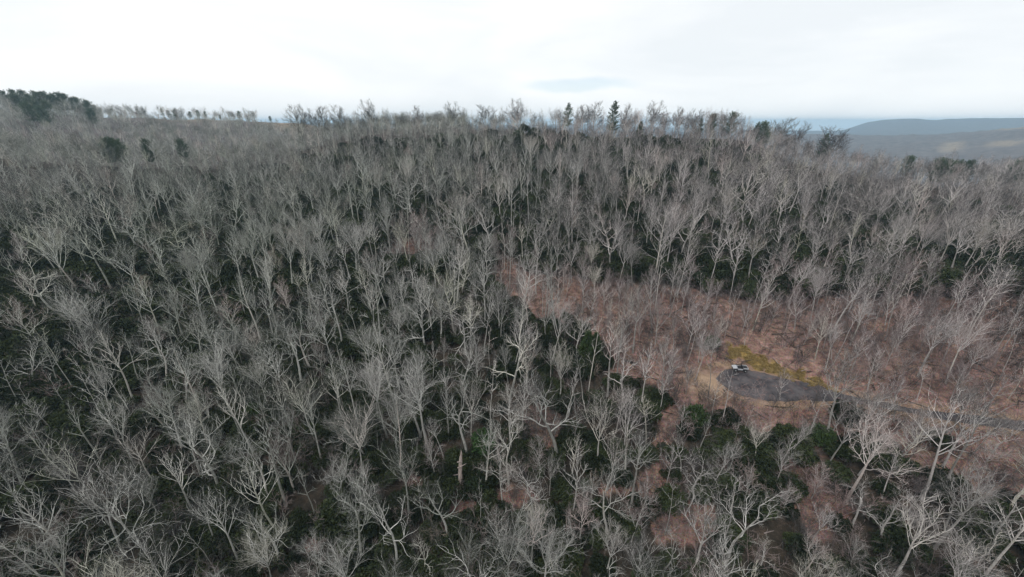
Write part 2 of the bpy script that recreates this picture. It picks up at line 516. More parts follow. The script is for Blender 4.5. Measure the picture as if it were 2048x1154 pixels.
def plain(name, col, rough, metal=0.0, spec=0.4, var=0.15):
    m, n, l, b = new_mat(name, rough)
    tc = n.new('ShaderNodeTexCoord')
    nz = noise(n, l, 6.0, 4, tc.outputs['Object'])
    r = ramp(n, [(0.3, tuple(v*(1 - var) for v in col)), (0.7, tuple(min(1, v*(1 + var)) for v in col))])
    l.new(nz.outputs['Fac'], r.inputs['Fac']); l.new(r.outputs['Color'], b.inputs['Base Color'])
    b.inputs['Metallic'].default_value = metal
    b.inputs['Specular IOR Level'].default_value = spec
    return m
M['paint'] = plain('pale grey vehicle paint', (0.42, 0.43, 0.45), 0.35)
M['rubber'] = plain('black rubber', (0.02, 0.02, 0.02), 0.8)
M['black'] = plain('black plastic', (0.025, 0.025, 0.028), 0.5)
M['steel'] = plain('dull steel', (0.35, 0.35, 0.36), 0.4, 0.8)
M['lamp'] = plain('headlight lens', (0.8, 0.8, 0.78), 0.15, 0, 0.6, 0.05)

# ------------------------------------------------------------------ ground sheet
def build_ground():
    az = np.unique(np.concatenate([np.arange(-78, 78.01, 0.4), np.arange(-180, -78, 4.0), np.arange(78.4, 180, 4.0)]))
    az = az[(az < 180)]
    rr = [0.0]
    r = 6.0
    while r < 9000:
        rr.append(r)
        if r < 150: r += 0.9
        elif r < 330: r += 1.8
        elif r < 800: r += 5
        else: r *= 1.022
    rr = np.array(rr[1:])
    A, Rr = np.meshgrid(np.radians(az), rr)
    X, Y = Rr*np.sin(A), Rr*np.cos(A)
    Z = ground_h(X, Y)
    # rough canopy relief where far woods are too distant to build tree by tree
    far = np.clip((Rr - 1300)/600, 0, 1)
    rs = np.random.RandomState(3)
    Z = Z + far*rs.uniform(0, 1, Z.shape)*np.where(Rr < 4000, 7, 4)
    na, nr = len(az), len(rr)
    V = np.stack([X, Y, Z + CAMZ], -1).reshape(-1, 3)
    i, j = np.meshgrid(np.arange(nr - 1), np.arange(na), indexing='ij')
    j2 = (j + 1) % na
    F = np.stack([i*na + j, (i + 1)*na + j, (i + 1)*na + j2, i*na + j2], -1).reshape(-1, 4)
    # cap the hole under the drone
    V = np.concatenate([V, [[0, 0, float(ground_h(np.array([0.]), np.array([0.]))[0]) + CAMZ]]])
    c = len(V) - 1
    F3 = np.stack([np.full(na, c), np.arange(na), (np.arange(na) + 1) % na, (np.arange(na) + 1) % na], -1)
    me = bpy.data.meshes.new('ground')
    faces = [tuple(f) for f in F[:, ::-1].tolist()] + [(int(c), int((k + 1) % na), int(k)) for k in range(na)]
    me.from_pydata(V.tolist(), [], faces)
    me.materials.append(M['ground'])
    x, y = V[:, 0], V[:, 1]
    r = np.hypot(x, y)
    azd = np.degrees(np.arctan2(x, y))
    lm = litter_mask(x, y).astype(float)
    # scattered open patches of litter elsewhere
    extra = np.clip((wav(x, y, 30, 4, 40) - 1.1)*2, 0, 1)*0.6*np.clip((150 - r)/40, 0, 1)
    lm = np.maximum(lm, extra)
    d, _, _ = road_dist(x, y)
    verge = np.clip(1 - np.abs(d - 0.3 - 0.6*wav(x, y, 7, 3, 25))/(1.1 + 0.7*wav(x, y, 12, 3, 28)).clip(0.3), 0, 1)*(0.75 + 0.25*wav(x, y, 3, 3, 31)).clip(0.2, 1)
    apron = np.clip(1 - np.hypot(x - ROAD[1, 0] + 3.5, y - ROAD[1, 1] + 1)/6.2, 0, 1)*1.2
    verge = np.clip(np.maximum(verge, apron), 0, 1)
    jx, jy = x + wav(x, y, 3, 3, 12)*0.8, y + wav(x, y, 3, 3, 15)*0.8
    yg = (inside(jx, jy, YGRASS) | inside(jx, jy, YGRASS2)).astype(float)
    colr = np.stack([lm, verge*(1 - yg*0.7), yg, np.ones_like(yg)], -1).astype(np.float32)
    fw = np.clip((r - 300)/150, 0, 1)
    # open fields on far hills
    def blob(a, rad, wa, wr):
        return np.clip(1.6 - 1.6*np.hypot((azd - a)/wa, (r - rad)/wr), 0, 1)
    fd = np.maximum.reduce([blob(-27, 640, 4.5, 90), blob(-36, 640, 6, 45), blob(46.2, 1950, 1.1, 240), blob(49.4, 1900, 1.6, 120), blob(49.5, 2450, 1.8, 60)])
    col2 = np.stack([fw, fd*(r > 350), np.zeros_like(fw), np.ones_like(fw)], -1).astype(np.float32)
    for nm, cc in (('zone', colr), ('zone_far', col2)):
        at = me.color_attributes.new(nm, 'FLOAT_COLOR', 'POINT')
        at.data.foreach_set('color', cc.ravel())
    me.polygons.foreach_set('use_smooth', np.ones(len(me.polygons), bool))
    me.update()
    o = link('ground', me)
    tag(o, 'leaf-littered hillside rising from the valley to the wooded ridge', None, None, 'structure')
    return o
GROUND = build_ground()

def gz(x, y):
    return float(ground_h(np.array([float(x)]), np.array([float(y)]))[0]) + CAMZ

# road sheet, draped just over its bench
def build_road():
    n = len(ROAD)
    t = np.gradient(ROAD[:, :2], axis=0)
    t /= np.linalg.norm(t, axis=1)[:, None]
    nn = np.stack([-t[:, 1], t[:, 0]], 1)
    K = 13
    rs = np.random.RandomState(2)
    wob = np.convolve(rs.uniform(-0.9, 0.9, n + 2), np.ones(3)/3, 'valid')
    V, E = [], []
    # rounded end of the turning pad
    hw = ROAD[:, 3].copy()
    L = np.concatenate([[0], np.cumsum(np.hypot(*np.diff(ROAD[:, :2], axis=0).T))])
    for i in range(n):
        w = hw[i]*math.sqrt(max(0.02, 1 - max(0, 1 - L[i]/4.0)**2)) + wob[i]
        for k in range(K):
            u = -1 + 2*k/(K - 1)
            p = ROAD[i, :2] + nn[i]*u*w
            V.append((p[0], p[1], 0)); E.append(abs(u)**6)
    V = np.array(V)
    V[:, 2] = ground_h(V[:, 0], V[:, 1]) + CAMZ + 0.035
    i, k = np.meshgrid(np.arange(n - 1), np.arange(K - 1), indexing='ij')
    F = np.stack([i*K + k, (i + 1)*K + k, (i + 1)*K + k + 1, i*K + k + 1], -1).reshape(-1, 4)[:, ::-1]
    me = mesh_from('road', V, np.ascontiguousarray(F), [M['road']], True)
    a = me.attributes.new('edge', 'FLOAT', 'POINT')
    a.data.foreach_set('value', np.array(E, np.float32))
    o = link('road', me)
    tag(o, 'dark paved lane widening into a turning pad below the bank', None, None, 'structure')
build_road()

# ------------------------------------------------------------------ tree building
class Tubes:
    def __init__(self):
        self.V, self.F, self.n = [], [], 0
    def add(self, P, rad, sides):
        P = np.asarray(P, float)
        m = len(P)
        T = np.empty_like(P)
        T[1:-1] = P[2:] - P[:-2]; T[0] = P[1] - P[0]; T[-1] = P[-1] - P[-2]
        T /= (np.linalg.norm(T, axis=1)[:, None] + 1e-9)
        ref = np.array([0.0, 0, 1]) if abs(T[0][2]) < 0.8 else np.array([1.0, 0, 0])
        A = np.cross(T, ref); A /= (np.linalg.norm(A, axis=1)[:, None] + 1e-9)
        B = np.cross(T, A)
        a = np.arange(sides)*2*math.pi/sides
        ring = A[:, None, :]*np.cos(a)[None, :, None] + B[:, None, :]*np.sin(a)[None, :, None]
        V = P[:, None, :] + ring*np.asarray(rad)[:, None, None]
        i, k = np.meshgrid(np.arange(m - 1), np.arange(sides), indexing='ij')
        k2 = (k + 1) % sides
        F = np.stack([i*sides + k, i*sides + k2, (i + 1)*sides + k2, (i + 1)*sides + k], -1).reshape(-1, 4) + self.n
        self.V.append(V.reshape(-1, 3)); self.F.append(F); self.n += m*sides
    def add_batch(self, S, E, r0, r1):
        """many straight three-sided twigs at once"""
        S, E = np.asarray(S), np.asarray(E)
        m = len(S)
        if m == 0: return
        T = E - S
        T /= (np.linalg.norm(T, axis=1)[:, None] + 1e-9)
        ref = np.where(np.abs(T[:, 2:3]) < 0.8, np.array([[0.0, 0, 1]]), np.array([[1.0, 0, 0]]))
        A = np.cross(T, ref); A /= (np.linalg.norm(A, axis=1)[:, None] + 1e-9)
        B = np.cross(T, A)
        a = np.arange(3)*2*math.pi/3
        ring = A[:, None, :]*np.cos(a)[None, :, None] + B[:, None, :]*np.sin(a)[None, :, None]
        V = np.concatenate([S[:, None, :] + ring*r0, E[:, None, :] + ring*r1], 1).reshape(-1, 3)
        base = (np.arange(m)*6)[:, None, None]
        q = np.array([[0, 1, 4, 3], [1, 2, 5, 4], [2, 0, 3, 5]])[None]
        self.V.append(V); self.F.append((base + q).reshape(-1, 4) + self.n); self.n += m*6
    def get(self):
        if not self.V:
            return np.zeros((0, 3)), np.zeros((0, 4), int)
        return np.concatenate(self.V), np.concatenate(self.F)

def unit(v):
    return v/(np.linalg.norm(v) + 1e-9)
def rot_dir(d, ang, rng):
    """tilt d by ang in a random direction"""
    a = unit(np.cross(d, rng.normal(size=3)))
    return unit(d*math.cos(ang) + a*math.sin(ang))
def walk(p, d, L, nseg, crook, up, rng):
    pts = [p]
    step = L/nseg
    for i in range(nseg):
        d = unit(d + rng.normal(size=3)*crook + np.array([0, 0, up]))
        p = p + d*step
        pts.append(p)
    return np.array(pts)

KINDS = {
    # H, trunk radius, clear bole, leader fraction, limbs, limb angle, limb length, crook, branches, twigs, twiglets, upward pull
    'oak':     dict(H=19, r=0.30, clear=0.34, top=0.74, limbs=10, ang=(50, 85), ll=(0.30, 0.46), crook=0.23, nb=8, nt=5, nw=3, up=0.07, tw=0.010, lc=1.0),
    'vase':    dict(H=20, r=0.28, clear=0.47, top=0.62, limbs=9, ang=(22, 50), ll=(0.36, 0.52), crook=0.13, nb=7, nt=5, nw=3, up=0.06, tw=0.010, lc=0.7),
    'upright': dict(H=22, r=0.25, clear=0.48, top=0.97, limbs=20, ang=(32, 58), ll=(0.10, 0.26), crook=0.13, nb=5, nt=4, nw=3, up=0.10, tw=0.009, lc=0.8),
    'twiggy':  dict(H=14, r=0.16, clear=0.26, top=0.70, limbs=12, ang=(25, 60), ll=(0.28, 0.48), crook=0.12, nb=7, nt=6, nw=4, up=0.06, tw=0.009, lc=0.6),
    'dome':    dict(H=20, r=0.42, clear=0.30, top=0.58, limbs=13, ang=(28, 78), ll=(0.40, 0.56), crook=0.16, nb=8, nt=6, nw=3, up=0.05, tw=0.022, lc=0.7),
    'slender': dict(H=18, r=0.13, clear=0.55, top=0.97, limbs=10, ang=(35, 75), ll=(0.08, 0.19), crook=0.16, nb=4, nt=4, nw=3, up=0.08, tw=0.009, lc=0.7),
}
def gen_tree(kind, seed):
    K = KINDS[kind]
    rng = np.random.RandomState(seed)
    H = K['H']*rng.uniform(0.93, 1.07)
    K = dict(K)
    K['clear'] *= rng.uniform(0.75, 1.2); K['limbs'] = max(5, int(K['limbs']*rng.uniform(0.7, 1.2))); K['crook'] *= rng.uniform(0.75, 1.3)
    spread = rng.uniform(0.8, 1.25); K['ll'] = (K['ll'][0]*spread, K['ll'][1]*spread); K['clear'] = min(K['clear'], K['top'] - 0.12)
    trunk, limb, twig = Tubes(), Tubes(), Tubes()
    lean = rng.normal(size=3)*0.035; lean[2] = 0
    nT = 12
    tp = walk(np.array([0, 0, -0.5]), unit(np.array([0, 0, 1.0]) + lean), H*K['top'] + 0.5, nT, 0.075 if kind == 'oak' else 0.03, 0.05, rng)
    tt = np.linspace(0, 1, nT + 1)
    tr = K['r']*(1 - tt*(0.72 if K['top'] < 0.9 else 0.9))
    tr[0] *= 1.45; tr[1] *= 1.05
    trunk.add(tp, tr, 7)
    wS, wE = [], []
    def at(pts, u):
        f = u*(len(pts) - 1); i = min(int(f), len(pts) - 2); g = f - i
        return pts[i]*(1 - g) + pts[i + 1]*g, unit(pts[i + 1] - pts[i]), f
    nl = K['limbs'] + rng.randint(-1, 2)
    az0 = rng.uniform(0, 6.28)
    for i in range(nl):
        u0 = K['clear']/K['top']
        if kind in ('vase', 'twiggy', 'dome'):
            u = u0 + (1 - u0)*(i + 0.5*rng.rand())/nl
        else:
            u = u0 + (1 - u0)*((i + rng.rand()*0.8)/nl)
        u = min(u, 0.995)
        p, d, f = at(tp, u)
        az = az0 + i*2.4 + rng.normal()*0.35
        ang = R(rng.uniform(*K['ang']))*(1.0 - 0.45*(u - u0)/(1 - u0 + 1e-6))
        if i == nl - 1 and K['top'] < 0.9: ang *= 0.35
        ld = unit(np.array([math.cos(az)*math.sin(ang), math.sin(az)*math.sin(ang), math.cos(ang)]))
        lf = rng.uniform(*K['ll'])
        if K['top'] > 0.9:
            w = (u - u0)/(1 - u0)
            lf = (K['ll'][1]*(1 - w) + K['ll'][0]*w)*rng.uniform(0.7, 1.15)
            lf *= 0.75 + 0.5*math.sin(math.pi*min(1, w + 0.25))
        LL = H*lf
        r0 = np.interp(f, np.arange(nT + 1), tr)*rng.uniform(0.42, 0.72)
        ns = 8 if kind == 'oak' else 7
        lp = walk(p, ld, LL, ns, K['crook']*K['lc'], K['up'], rng)
        lr = r0*(1 - np.linspace(0, 1, ns + 1)*0.86)
        limb.add(lp, lr, 5)
        nb = max(3, int(K['nb']*min(1.3, LL/(0.3*H)) + 0.5))
        for b_ in range(nb):
            ub = 0.22 + 0.78*(b_ + rng.rand())/nb
            ub = min(ub, 0.99)
            q, bd, fb = at(lp, ub)
            bdir = rot_dir(bd, R(rng.uniform(25, 62)), rng)
            bdir[2] += 0.18; bdir = unit(bdir)
            BL = LL*rng.uniform(0.28, 0.52)*(1.15 - 0.5*ub)
            BL = max(BL, 0.8)
            br0 = max(0.024, np.interp(fb, np.arange(ns + 1), lr)*rng.uniform(0.48, 0.74))
            bp_ = walk(q, bdir, BL, 5, K['crook']*1.1, K['up'], rng)
            limb.add(bp_, br0*(1 - np.linspace(0, 1, 6)*0.75) + 0.004, 4)
            nt = max(3, int(K['nt']*min(1.4, BL/(0.12*H)) + 0.5))
            for t_ in range(nt):
                ut = min(0.99, 0.2 + 0.8*(t_ + rng.rand())/nt)
                qq, td, ft = at(bp_, ut)
                tdir = rot_dir(td, R(rng.uniform(22, 55)), rng); tdir[2] += 0.22; tdir = unit(tdir)
                TL = max(0.45, BL*rng.uniform(0.28, 0.55))
                tpth = walk(qq, tdir, TL, 3, K['crook']*0.9, K['up'], rng)
                twig.add(tpth, np.array([2.0, 1.6, 1.2, 0.7])*K['tw'], 3)
                for w_ in range(K['nw']):
                    uw = min(0.99, 0.25 + 0.75*(w_ + rng.rand())/K['nw'])
                    s_, sd, _ = at(tpth, uw)
                    wd = rot_dir(sd, R(rng.uniform(18, 50)), rng); wd[2] += 0.15
                    wS.append(s_); wE.append(s_ + unit(wd)*TL*rng.uniform(0.35, 0.7))
    twig.add_batch(wS, wE, K['tw']*0.95, K['tw']*0.5)
    top = max(np.max(limb.get()[0][:, 2]), tp[-1][2])
    return dict(kind=kind, trunk=trunk.get(), limb=limb.get(), twig=twig.get(), H=float(top))

PROTO = {}
SEEDS = {'oak': [11, 12, 13, 14, 15, 16, 17], 'vase': [21, 22, 23, 24, 25, 26], 'upright': [31, 32, 33, 34, 35], 'twiggy': [41, 42, 43, 44], 'slender': [51, 52, 53, 54], 'dome': [55, 56]}
JOINED = []      # (kind, object) for the far wood
proto_col = bpy.data.collections.new('wood_sources')
for kind, seeds in SEEDS.items():
    PROTO[kind] = []
    for i, sd in enumerate(seeds):
        g = gen_tree(kind, sd)
        tm = M['mauve_twig'] if kind == 'twiggy' else (M['silver_twig'] if kind in ('oak', 'vase') and i % 3 != 2 else M['twig'])
        me_t = mesh_from(kind + '_trunk', *g['trunk'], [M['bark']], True)
        me_l = mesh_from(kind + '_crown', *g['limb'], [M['limb']], True)
        me_w = mesh_from(kind + '_twigs', *g['twig'], [tm], False)
        PROTO[kind].append(dict(trunk=me_t, limb=me_l, twig=me_w, H=g['H']))
        V = np.concatenate([g['trunk'][0], g['limb'][0], g['twig'][0]])
        n1, n2 = len(g['trunk'][0]), len(g['limb'][0])
        F = np.concatenate([g['trunk'][1], g['limb'][1] + n1, g['twig'][1] + n1 + n2])
        mi = np.concatenate([np.zeros(len(g['trunk'][1])), np.ones(len(g['limb'][1])), np.full(len(g['twig'][1]), 2)])
        mj = mesh_from(kind + '_whole', V, F, [M['bark'], M['limb'], tm], False, mi)
        JOINED.append((kind, mj, g['H']))

# ---- leafy evergreens
def leaf_quads(C, D, ln, wd, rng):
    """leaf blades: centres C, directions D; two triangles folded along the midrib"""
    m = len(C)
    D = D/(np.linalg.norm(D, axis=1)[:, None] + 1e-9)
    S = np.cross(D, rng.normal(size=(m, 3))); S /= (np.linalg.norm(S, axis=1)[:, None] + 1e-9)
    ln = np.broadcast_to(np.asarray(ln, float), (m,))[:, None]
    wd = np.broadcast_to(np.asarray(wd, float), (m,))[:, None]
    V = np.stack([C, C + D*ln*0.45 + S*wd, C + D*ln, C + D*ln*0.45 - S*wd], 1).reshape(-1, 3)
    F = np.arange(m*4).reshape(-1, 4)
    return V, F
def gen_shrub(seed, R0, H, nleaf, leaf_len):
    rng = np.random.RandomState(seed)
    st = Tubes()
    lobes = []
    for i in range(7):
        a = rng.uniform(0, 6.28); rr = R0*rng.uniform(0.15, 0.75)
        h = H*rng.uniform(0.5, 0.95)
        c = np.array([rr*math.cos(a), rr*math.sin(a), h*0.62])
        lobes.append((c, np.array([R0*rng.uniform(0.32, 0.55)]*2 + [h*0.42])))
        st.add(walk(np.array([0.1*math.cos(a), 0.1*math.sin(a), -0.2]), unit(c - np.array([0, 0, -0.2])), np.linalg.norm(c), 4, 0.12, 0.02, rng), np.linspace(0.06, 0.02, 5), 4)
    C, D = [], []
    for i in range(nleaf):
        c, s = lobes[rng.randint(len(lobes))]
        v = unit(rng.normal(size=3))
        if v[2] < -0.3: v[2] *= -0.5
        q = rng.uniform(0.6, 1.0)**0.5
        p = c + v*s*q*(1 + 0.16*math.sin(5*v[0] + 4*v[1] + seed))
        if p[2] < 0.1: continue
        C.append(p); D.append(unit(v*0.7 + rng.normal(size=3)*0.6 + np.array([0, 0, 0.15])))
    V, F = leaf_quads(np.array(C), np.array(D), rng.uniform(0.7, 1.3, len(C))*leaf_len, leaf_len*0.28, rng)
    return st.get(), (V, F)
def gen_conifer(seed, H, Rmax, clear, kind):
    rng = np.random.RandomState(seed)
    tr, br = Tubes(), Tubes()
    tp = walk(np.array([0, 0, -0.4]), np.array([0, 0, 1.0]), H + 0.4, 8, 0.012, 0.05, rng)
    tr.add(tp, np.linspace(H*0.016, 0.03, 9), 6)
    C, D = [], []
    z = H*clear
    while z < H*0.985:
        w = (z/H - clear)/(1 - clear)
        prof = {'pine': min(1.0, 0.55 + 1.3*w)*(1 - w)**0.62, 'hemlock': (1 - w)**0.8, 'round': math.sqrt(max(0.02, 1 - (2*w - 0.85)**2/1.4))}[kind]
        k = rng.randint(4, 7)
        a0 = rng.uniform(0, 6.28)
        for i in range(k):
            L = Rmax*prof*rng.uniform(0.55, 1.12)
            if kind == 'pine' and rng.rand() < 0.16: continue
            a = a0 + i*6.28/k + rng.normal()*0.2
            e = R({'pine': 14, 'hemlock': -4, 'round': 22}[kind] + 30*w + rng.normal()*7)
            d = np.array([math.cos(a)*math.cos(e), math.sin(a)*math.cos(e), math.sin(e)])
            p0 = np.array([tp[min(8, int(z/H*8))][0], tp[min(8, int(z/H*8))][1], z])
            bp_ = walk(p0, d, max(L, 0.3), 4, 0.08, 0.05 if kind != 'hemlock' else -0.03, rng)
            br.add(bp_, np.linspace(0.02 + 0.008*L, 0.01, 5), 3)
            m = int(10 + 16*L)
            for j in range(m):
                u = rng.uniform(0.25, 1.0)*4; ii = min(3, int(u)); g = u - ii
                q = bp_[ii]*(1 - g) + bp_[ii + 1]*g + rng.normal(size=3)*np.array([0.22, 0.22, 0.10])*(0.5 + 0.2*L)
                C.append(q); D.append(unit(d*0.7 + rng.normal(size=3)*0.6 + np.array([0, 0, 0.35])))
        z += H*(0.030 if kind == 'hemlock' else 0.042)*rng.uniform(0.8, 1.2)
    V, F = leaf_quads(np.array(C), np.array(D), rng.uniform(0.35, 0.75, len(C)), 0.085, rng)
    return tr.get(), br.get(), (V, F)

def build_conifer_meshes(seed, H, Rm, clear, kind, mat):
    t, b_, f = gen_conifer(seed, H, Rm, clear, kind)
    cm_V = np.concatenate([b_[0], f[0]])
    cm_F = np.concatenate([b_[1], f[1] + len(b_[0])])
    cmi = np.concatenate([np.zeros(len(b_[1])), np.ones(len(f[1]))])
    return dict(trunk=mesh_from(kind + '_trunk', *t, [M['bark']], True), crown=mesh_from(kind + '_crown', cm_V, cm_F, [M['bark'], mat], False, cmi), H=H)
CON = {'pine': [build_conifer_meshes(61 + i, 18, 4.9, 0.30, 'pine', M['needle']) for i in range(2)],
       'round': [build_conifer_meshes(71 + i, 15, 5.2, 0.22, 'round', M['needle']) for i in range(2)],
       'hemlock': [build_conifer_meshes(81 + i, 8, 2.6, 0.06, 'hemlock', M['hemlock']) for i in range(2)]}
SHR = []
for i in range(4):
    st, lf = gen_shrub(91 + i, 2.1, 3.0, 2300, 0.34)
    SHR.append((mesh_from('shrub_stems', *st, [M['bark']], True), {k: mesh_from('shrub_foliage', *lf, [M[k]], False) for k in ('rhodo', 'fresh', 'hemlock')}, st, lf))

# ------------------------------------------------------------------ where trees stand
G = ground_h
def place_px(bx, by, ty=None):
    p = hit(bx, by, G)
    if p is None: return None
    h = None
    if ty is not None:
        lo, hi = 1.0, 40.0
        for _ in range(30):
            mid = 0.5*(lo + hi)
            _, py, _ = project(p[0], p[1], p[2] + mid)
            if py > ty: lo = mid
            else: hi = mid
        h = lo
    return p[0], p[1], h
O, V_, U, T_, S_, D_ = 'oak', 'vase', 'upright', 'twiggy', 'slender', 'dome'
MARK = [
    (774, 874, 705, V_), (735, 917, 800, O), (857, 907, 705, V_), (936, 917, 739, O), (1023, 907, 777, O), (1115, 925, 705, O), (1214, 980, 851, V_),
    (1068, 1024, 903, O), (1006, 1014, 903, O), (819, 1042, 872, V_), (898, 1080, 945, O), (798, 1139, 990, O), (850, 1052, 948, S_), (1158, 1097, 990, T_),
    (1265, 1075, 965, T_), (1061, 1150, 1024, V_), (1210, 1160, 1042, V_), (1106, 1160, 1076, O), (933, 1170, 1060, V_), (1000, 1110, 1010, T_), (1180, 1010, 948, T_),
    (845, 1160, 1076, O), (1330, 1070, 958, S_), (1321, 1150, 1055, O), (1370, 1030, 950, O), (1190, 868, 775, O), (981, 865, 694, S_), (1248, 805, 673, O),
    (1174, 798, 638, S_), (1120, 805, 680, V_), (1018, 812, 600, O), (943, 729, 576, U), (763, 708, 520, U), (850, 701, 559, O), (1072, 587, 455, U), (1308, 580, 440, U),
    (1235, 578, 458, V_), (971, 542, 462, V_), (1310, 690, 575, T_), (1266, 705, 562, V_), (1650, 891, 700, V_), (1442, 853, 732, S_), (1423, 846, 739, S_),
    (1613, 888, 766, S_), (1778, 943, 829, O), (1716, 950, 839, V_), (1487, 874, 808, S_), (1464, 895, 836, S_), (1449, 676, 590, S_), (1488, 692, 624, S_),
    (1566, 675, 600, S_), (1358, 881, 808, T_), (1421, 983, 886, O), (1376, 997, 907, O), (1487, 1017, 934, T_), (1388, 1150, 997, V_), (1622, 997, 920, T_),
    (1563, 1030, 985, T_), (1514, 1150, 1076, O), (1605, 1150, 1070, V_), (1695, 1150, 1090, V_), (1700, 1060, 952, O), (1760, 1095, 970, O), (1900, 1160, 1045, O),
    (1890, 1060, 960, O), (1833, 800, 728, U), (1951, 739, 680, V_), (1985, 905, 830, O), (537, 1007, 858, O), (572, 1011, 823, U), (589, 983, 844, T_), (683, 1018, 882, O),
    (482, 1135, 976, U), (513, 993, 872, V_), (565, 1130, 997, O), (312, 1121, 948, O), (437, 1146, 1028, S_), (555, 777, 652, O), (605, 781, 614, O), (489, 777, 639, V_),
    (336, 767, 640, O), (378, 777, 652, S_), (208, 805, 687, S_), (87, 853, 756, S_), (333, 861, 763, O), (420, 900, 780, V_), (499, 548, 469, V_), (555, 530, 427, V_),
    (763, 427, 323, V_), (829, 403, 299, V_), (1002, 455, 340, V_), (1068, 434, 344, U), (1148, 441, 358, O), (1231, 448, 344, U), (971, 455, 407, O), (1117, 379, 295, V_),
    (200, 1010, 860, V_), (130, 960, 830, U), (60, 1050, 905, V_), (250, 1110, 930, V_), (140, 1120, 960, U), (30, 930, 820, O), (120, 880, 780, U), (270, 930, 800, V_),
    (640, 720, 610, U), (700, 640, 520, U), (660, 590, 470, V_), (910, 640, 510, U), (1310, 810, 690, T_), (1390, 760, 655, V_), (1375, 700, 600, T_), (1180, 640, 560, T_),
    (1620, 640, 525, V_), (1700, 690, 590, V_), (1770, 650, 560, T_), (1880, 700, 600, T_), (1560, 560, 470, U), (1840, 590, 490, U), (1690, 560, 460, O), (1980, 620, 530, V_),
    (1420, 570, 470, U), (1370, 540, 430, U), (1180, 540, 430, U), (880, 545, 460, V_), (800, 560, 470, V_), (720, 520, 440, U), (610, 480, 380, U), (1650, 740, 640, V_),
    (1560, 800, 735, T_), (1735, 780, 690, T_), (1900, 800, 720, T_), (1830, 890, 800, T_), (1950, 960, 880, V_), (1700, 850, 770, T_), (1505, 660, 560, U), (1770, 735, 660, T_),
]
# large crowns that stand against the sky on the ridge: (pixel column, crown-top row)
SKYLINE = [(600, 212, D_), (640, 213, D_), (682, 211, D_), (745, 199, D_), (835, 212, D_), (905, 204, D_), (975, 210, D_), (1035, 198, D_), (1010, 212, U), (1065, 216, U),
           (1090, 214, U), (1110, 212, U), (1165, 210, D_), (1188, 206, D_), (1250, 208, D_), (1270, 214, U), (1306, 202, D_), (1350, 214, D_), (1385, 218, D_), (1205, 216, U), (1325, 222, U),
           (1480, 224, U), (1560, 238, D_), (1600, 243, D_), (1680, 256, D_)]
rng = random.Random(7)
nrng = np.random.RandomState(17)
trees = []    # x, y, height, kind, individual?, skyline?
for bx, by, ty, k in MARK:
    r_ = place_px(bx, by, ty)
    if r_ is None: continue
    x, y, h = r_
    trees.append([x, y, min(max(h, 7), 27), k, True])
def ridge_point(px):
    """where the crest of the near ridge stands along a pixel column"""
    d = ray_dir(px, 250)
    d2 = d[:2]/np.hypot(d[0], d[1])
    t = np.linspace(200, 320, 121)
    el = base_h(d2[0]*t, d2[1]*t)/t
    i = int(np.argmax(el))
    return d2*(t[i] - 4), t[i]
for px, ty, k in SKYLINE:
    q, t = ridge_point(px)
    q = q*(1 + nrng.uniform(-0.03, 0.02))
    zr = float(G(np.array([q[0]]), np.array([q[1]]))[0])
    lo, hi = 1, 40
    for _ in range(30):
        mid = 0.5*(lo + hi)
        if project(q[0], q[1], zr + mid)[1] > ty: lo = mid
        else: hi = mid
    trees.append([q[0], q[1], min(max(lo, 10), 27), k, True])
marked_xy = np.array([(t[0], t[1]) for t in trees])
N_MARK = len(trees)

# free scatter over the hillside, thinner where the litter lies open
def near_any(x, y, P, d):
    return len(P) and np.min((P[:, 0] - x)**2 + (P[:, 1] - y)**2) < d*d
cell = {}
def free(x, y, d):
    i, j = int(x//6), int(y//6)
    for a in range(i - 1, i + 2):
        for b_ in range(j - 1, j + 2):
            for (u, v) in cell.get((a, b_), ()):
                if (u - x)**2 + (v - y)**2 < d*d: return False
    return True
def put(x, y):
    cell.setdefault((int(x//6), int(y//6)), []).append((x, y))
for x, y in marked_xy: put(x, y)

PAD_VIEW = poly_world([(1425, 700), (1500, 670), (1600, 700), (1690, 770), (1700, 800), (1640, 870), (1450, 850), (1415, 790)])
def in_view_of_pad(x, y):
    return bool(inside(np.array([x]), np.array([y]), PAD_VIEW)[0])
def scatter(n_try, rmin, rmax, azlim, dmin_fn):
    a = np.radians(nrng.uniform(-azlim, azlim, n_try))
    r = np.sqrt(nrng.uniform(rmin**2, rmax**2, n_try))
    x, y = r*np.sin(a), r*np.cos(a)
    lit = litter_mask(x, y)
    rd, _, _ = road_dist(x, y)
    yg = inside(x, y, YGRASS)
    out = []
    for i in range(n_try):
        if rd[i] < 1.6 or yg[i]: continue
        d = dmin_fn(r[i], lit[i])
        if in_view_of_pad(x[i], y[i]): continue
        az_ = math.degrees(math.atan2(x[i], y[i]))
        if -6 < az_ < 22 and math.hypot(y[i], 0.787*x[i]) > 238: d = 8.5
        if not free(x[i], y[i], d): continue
        put(x[i], y[i])
        out.append((x[i], y[i], lit[i], r[i]))
    return out
def pick_kind(lit, x, u):
    if lit:
        return T_ if u < 0.60 else (S_ if u < 0.82 else (V_ if u < 0.90 else U))
    if x < -10:
        return O if u < 0.18 else (V_ if u < 0.46 else (U if u < 0.72 else (S_ if u < 0.88 else T_)))
    return O if u < 0.15 else (V_ if u < 0.46 else (U if u < 0.76 else (S_ if u < 0.88 else T_)))
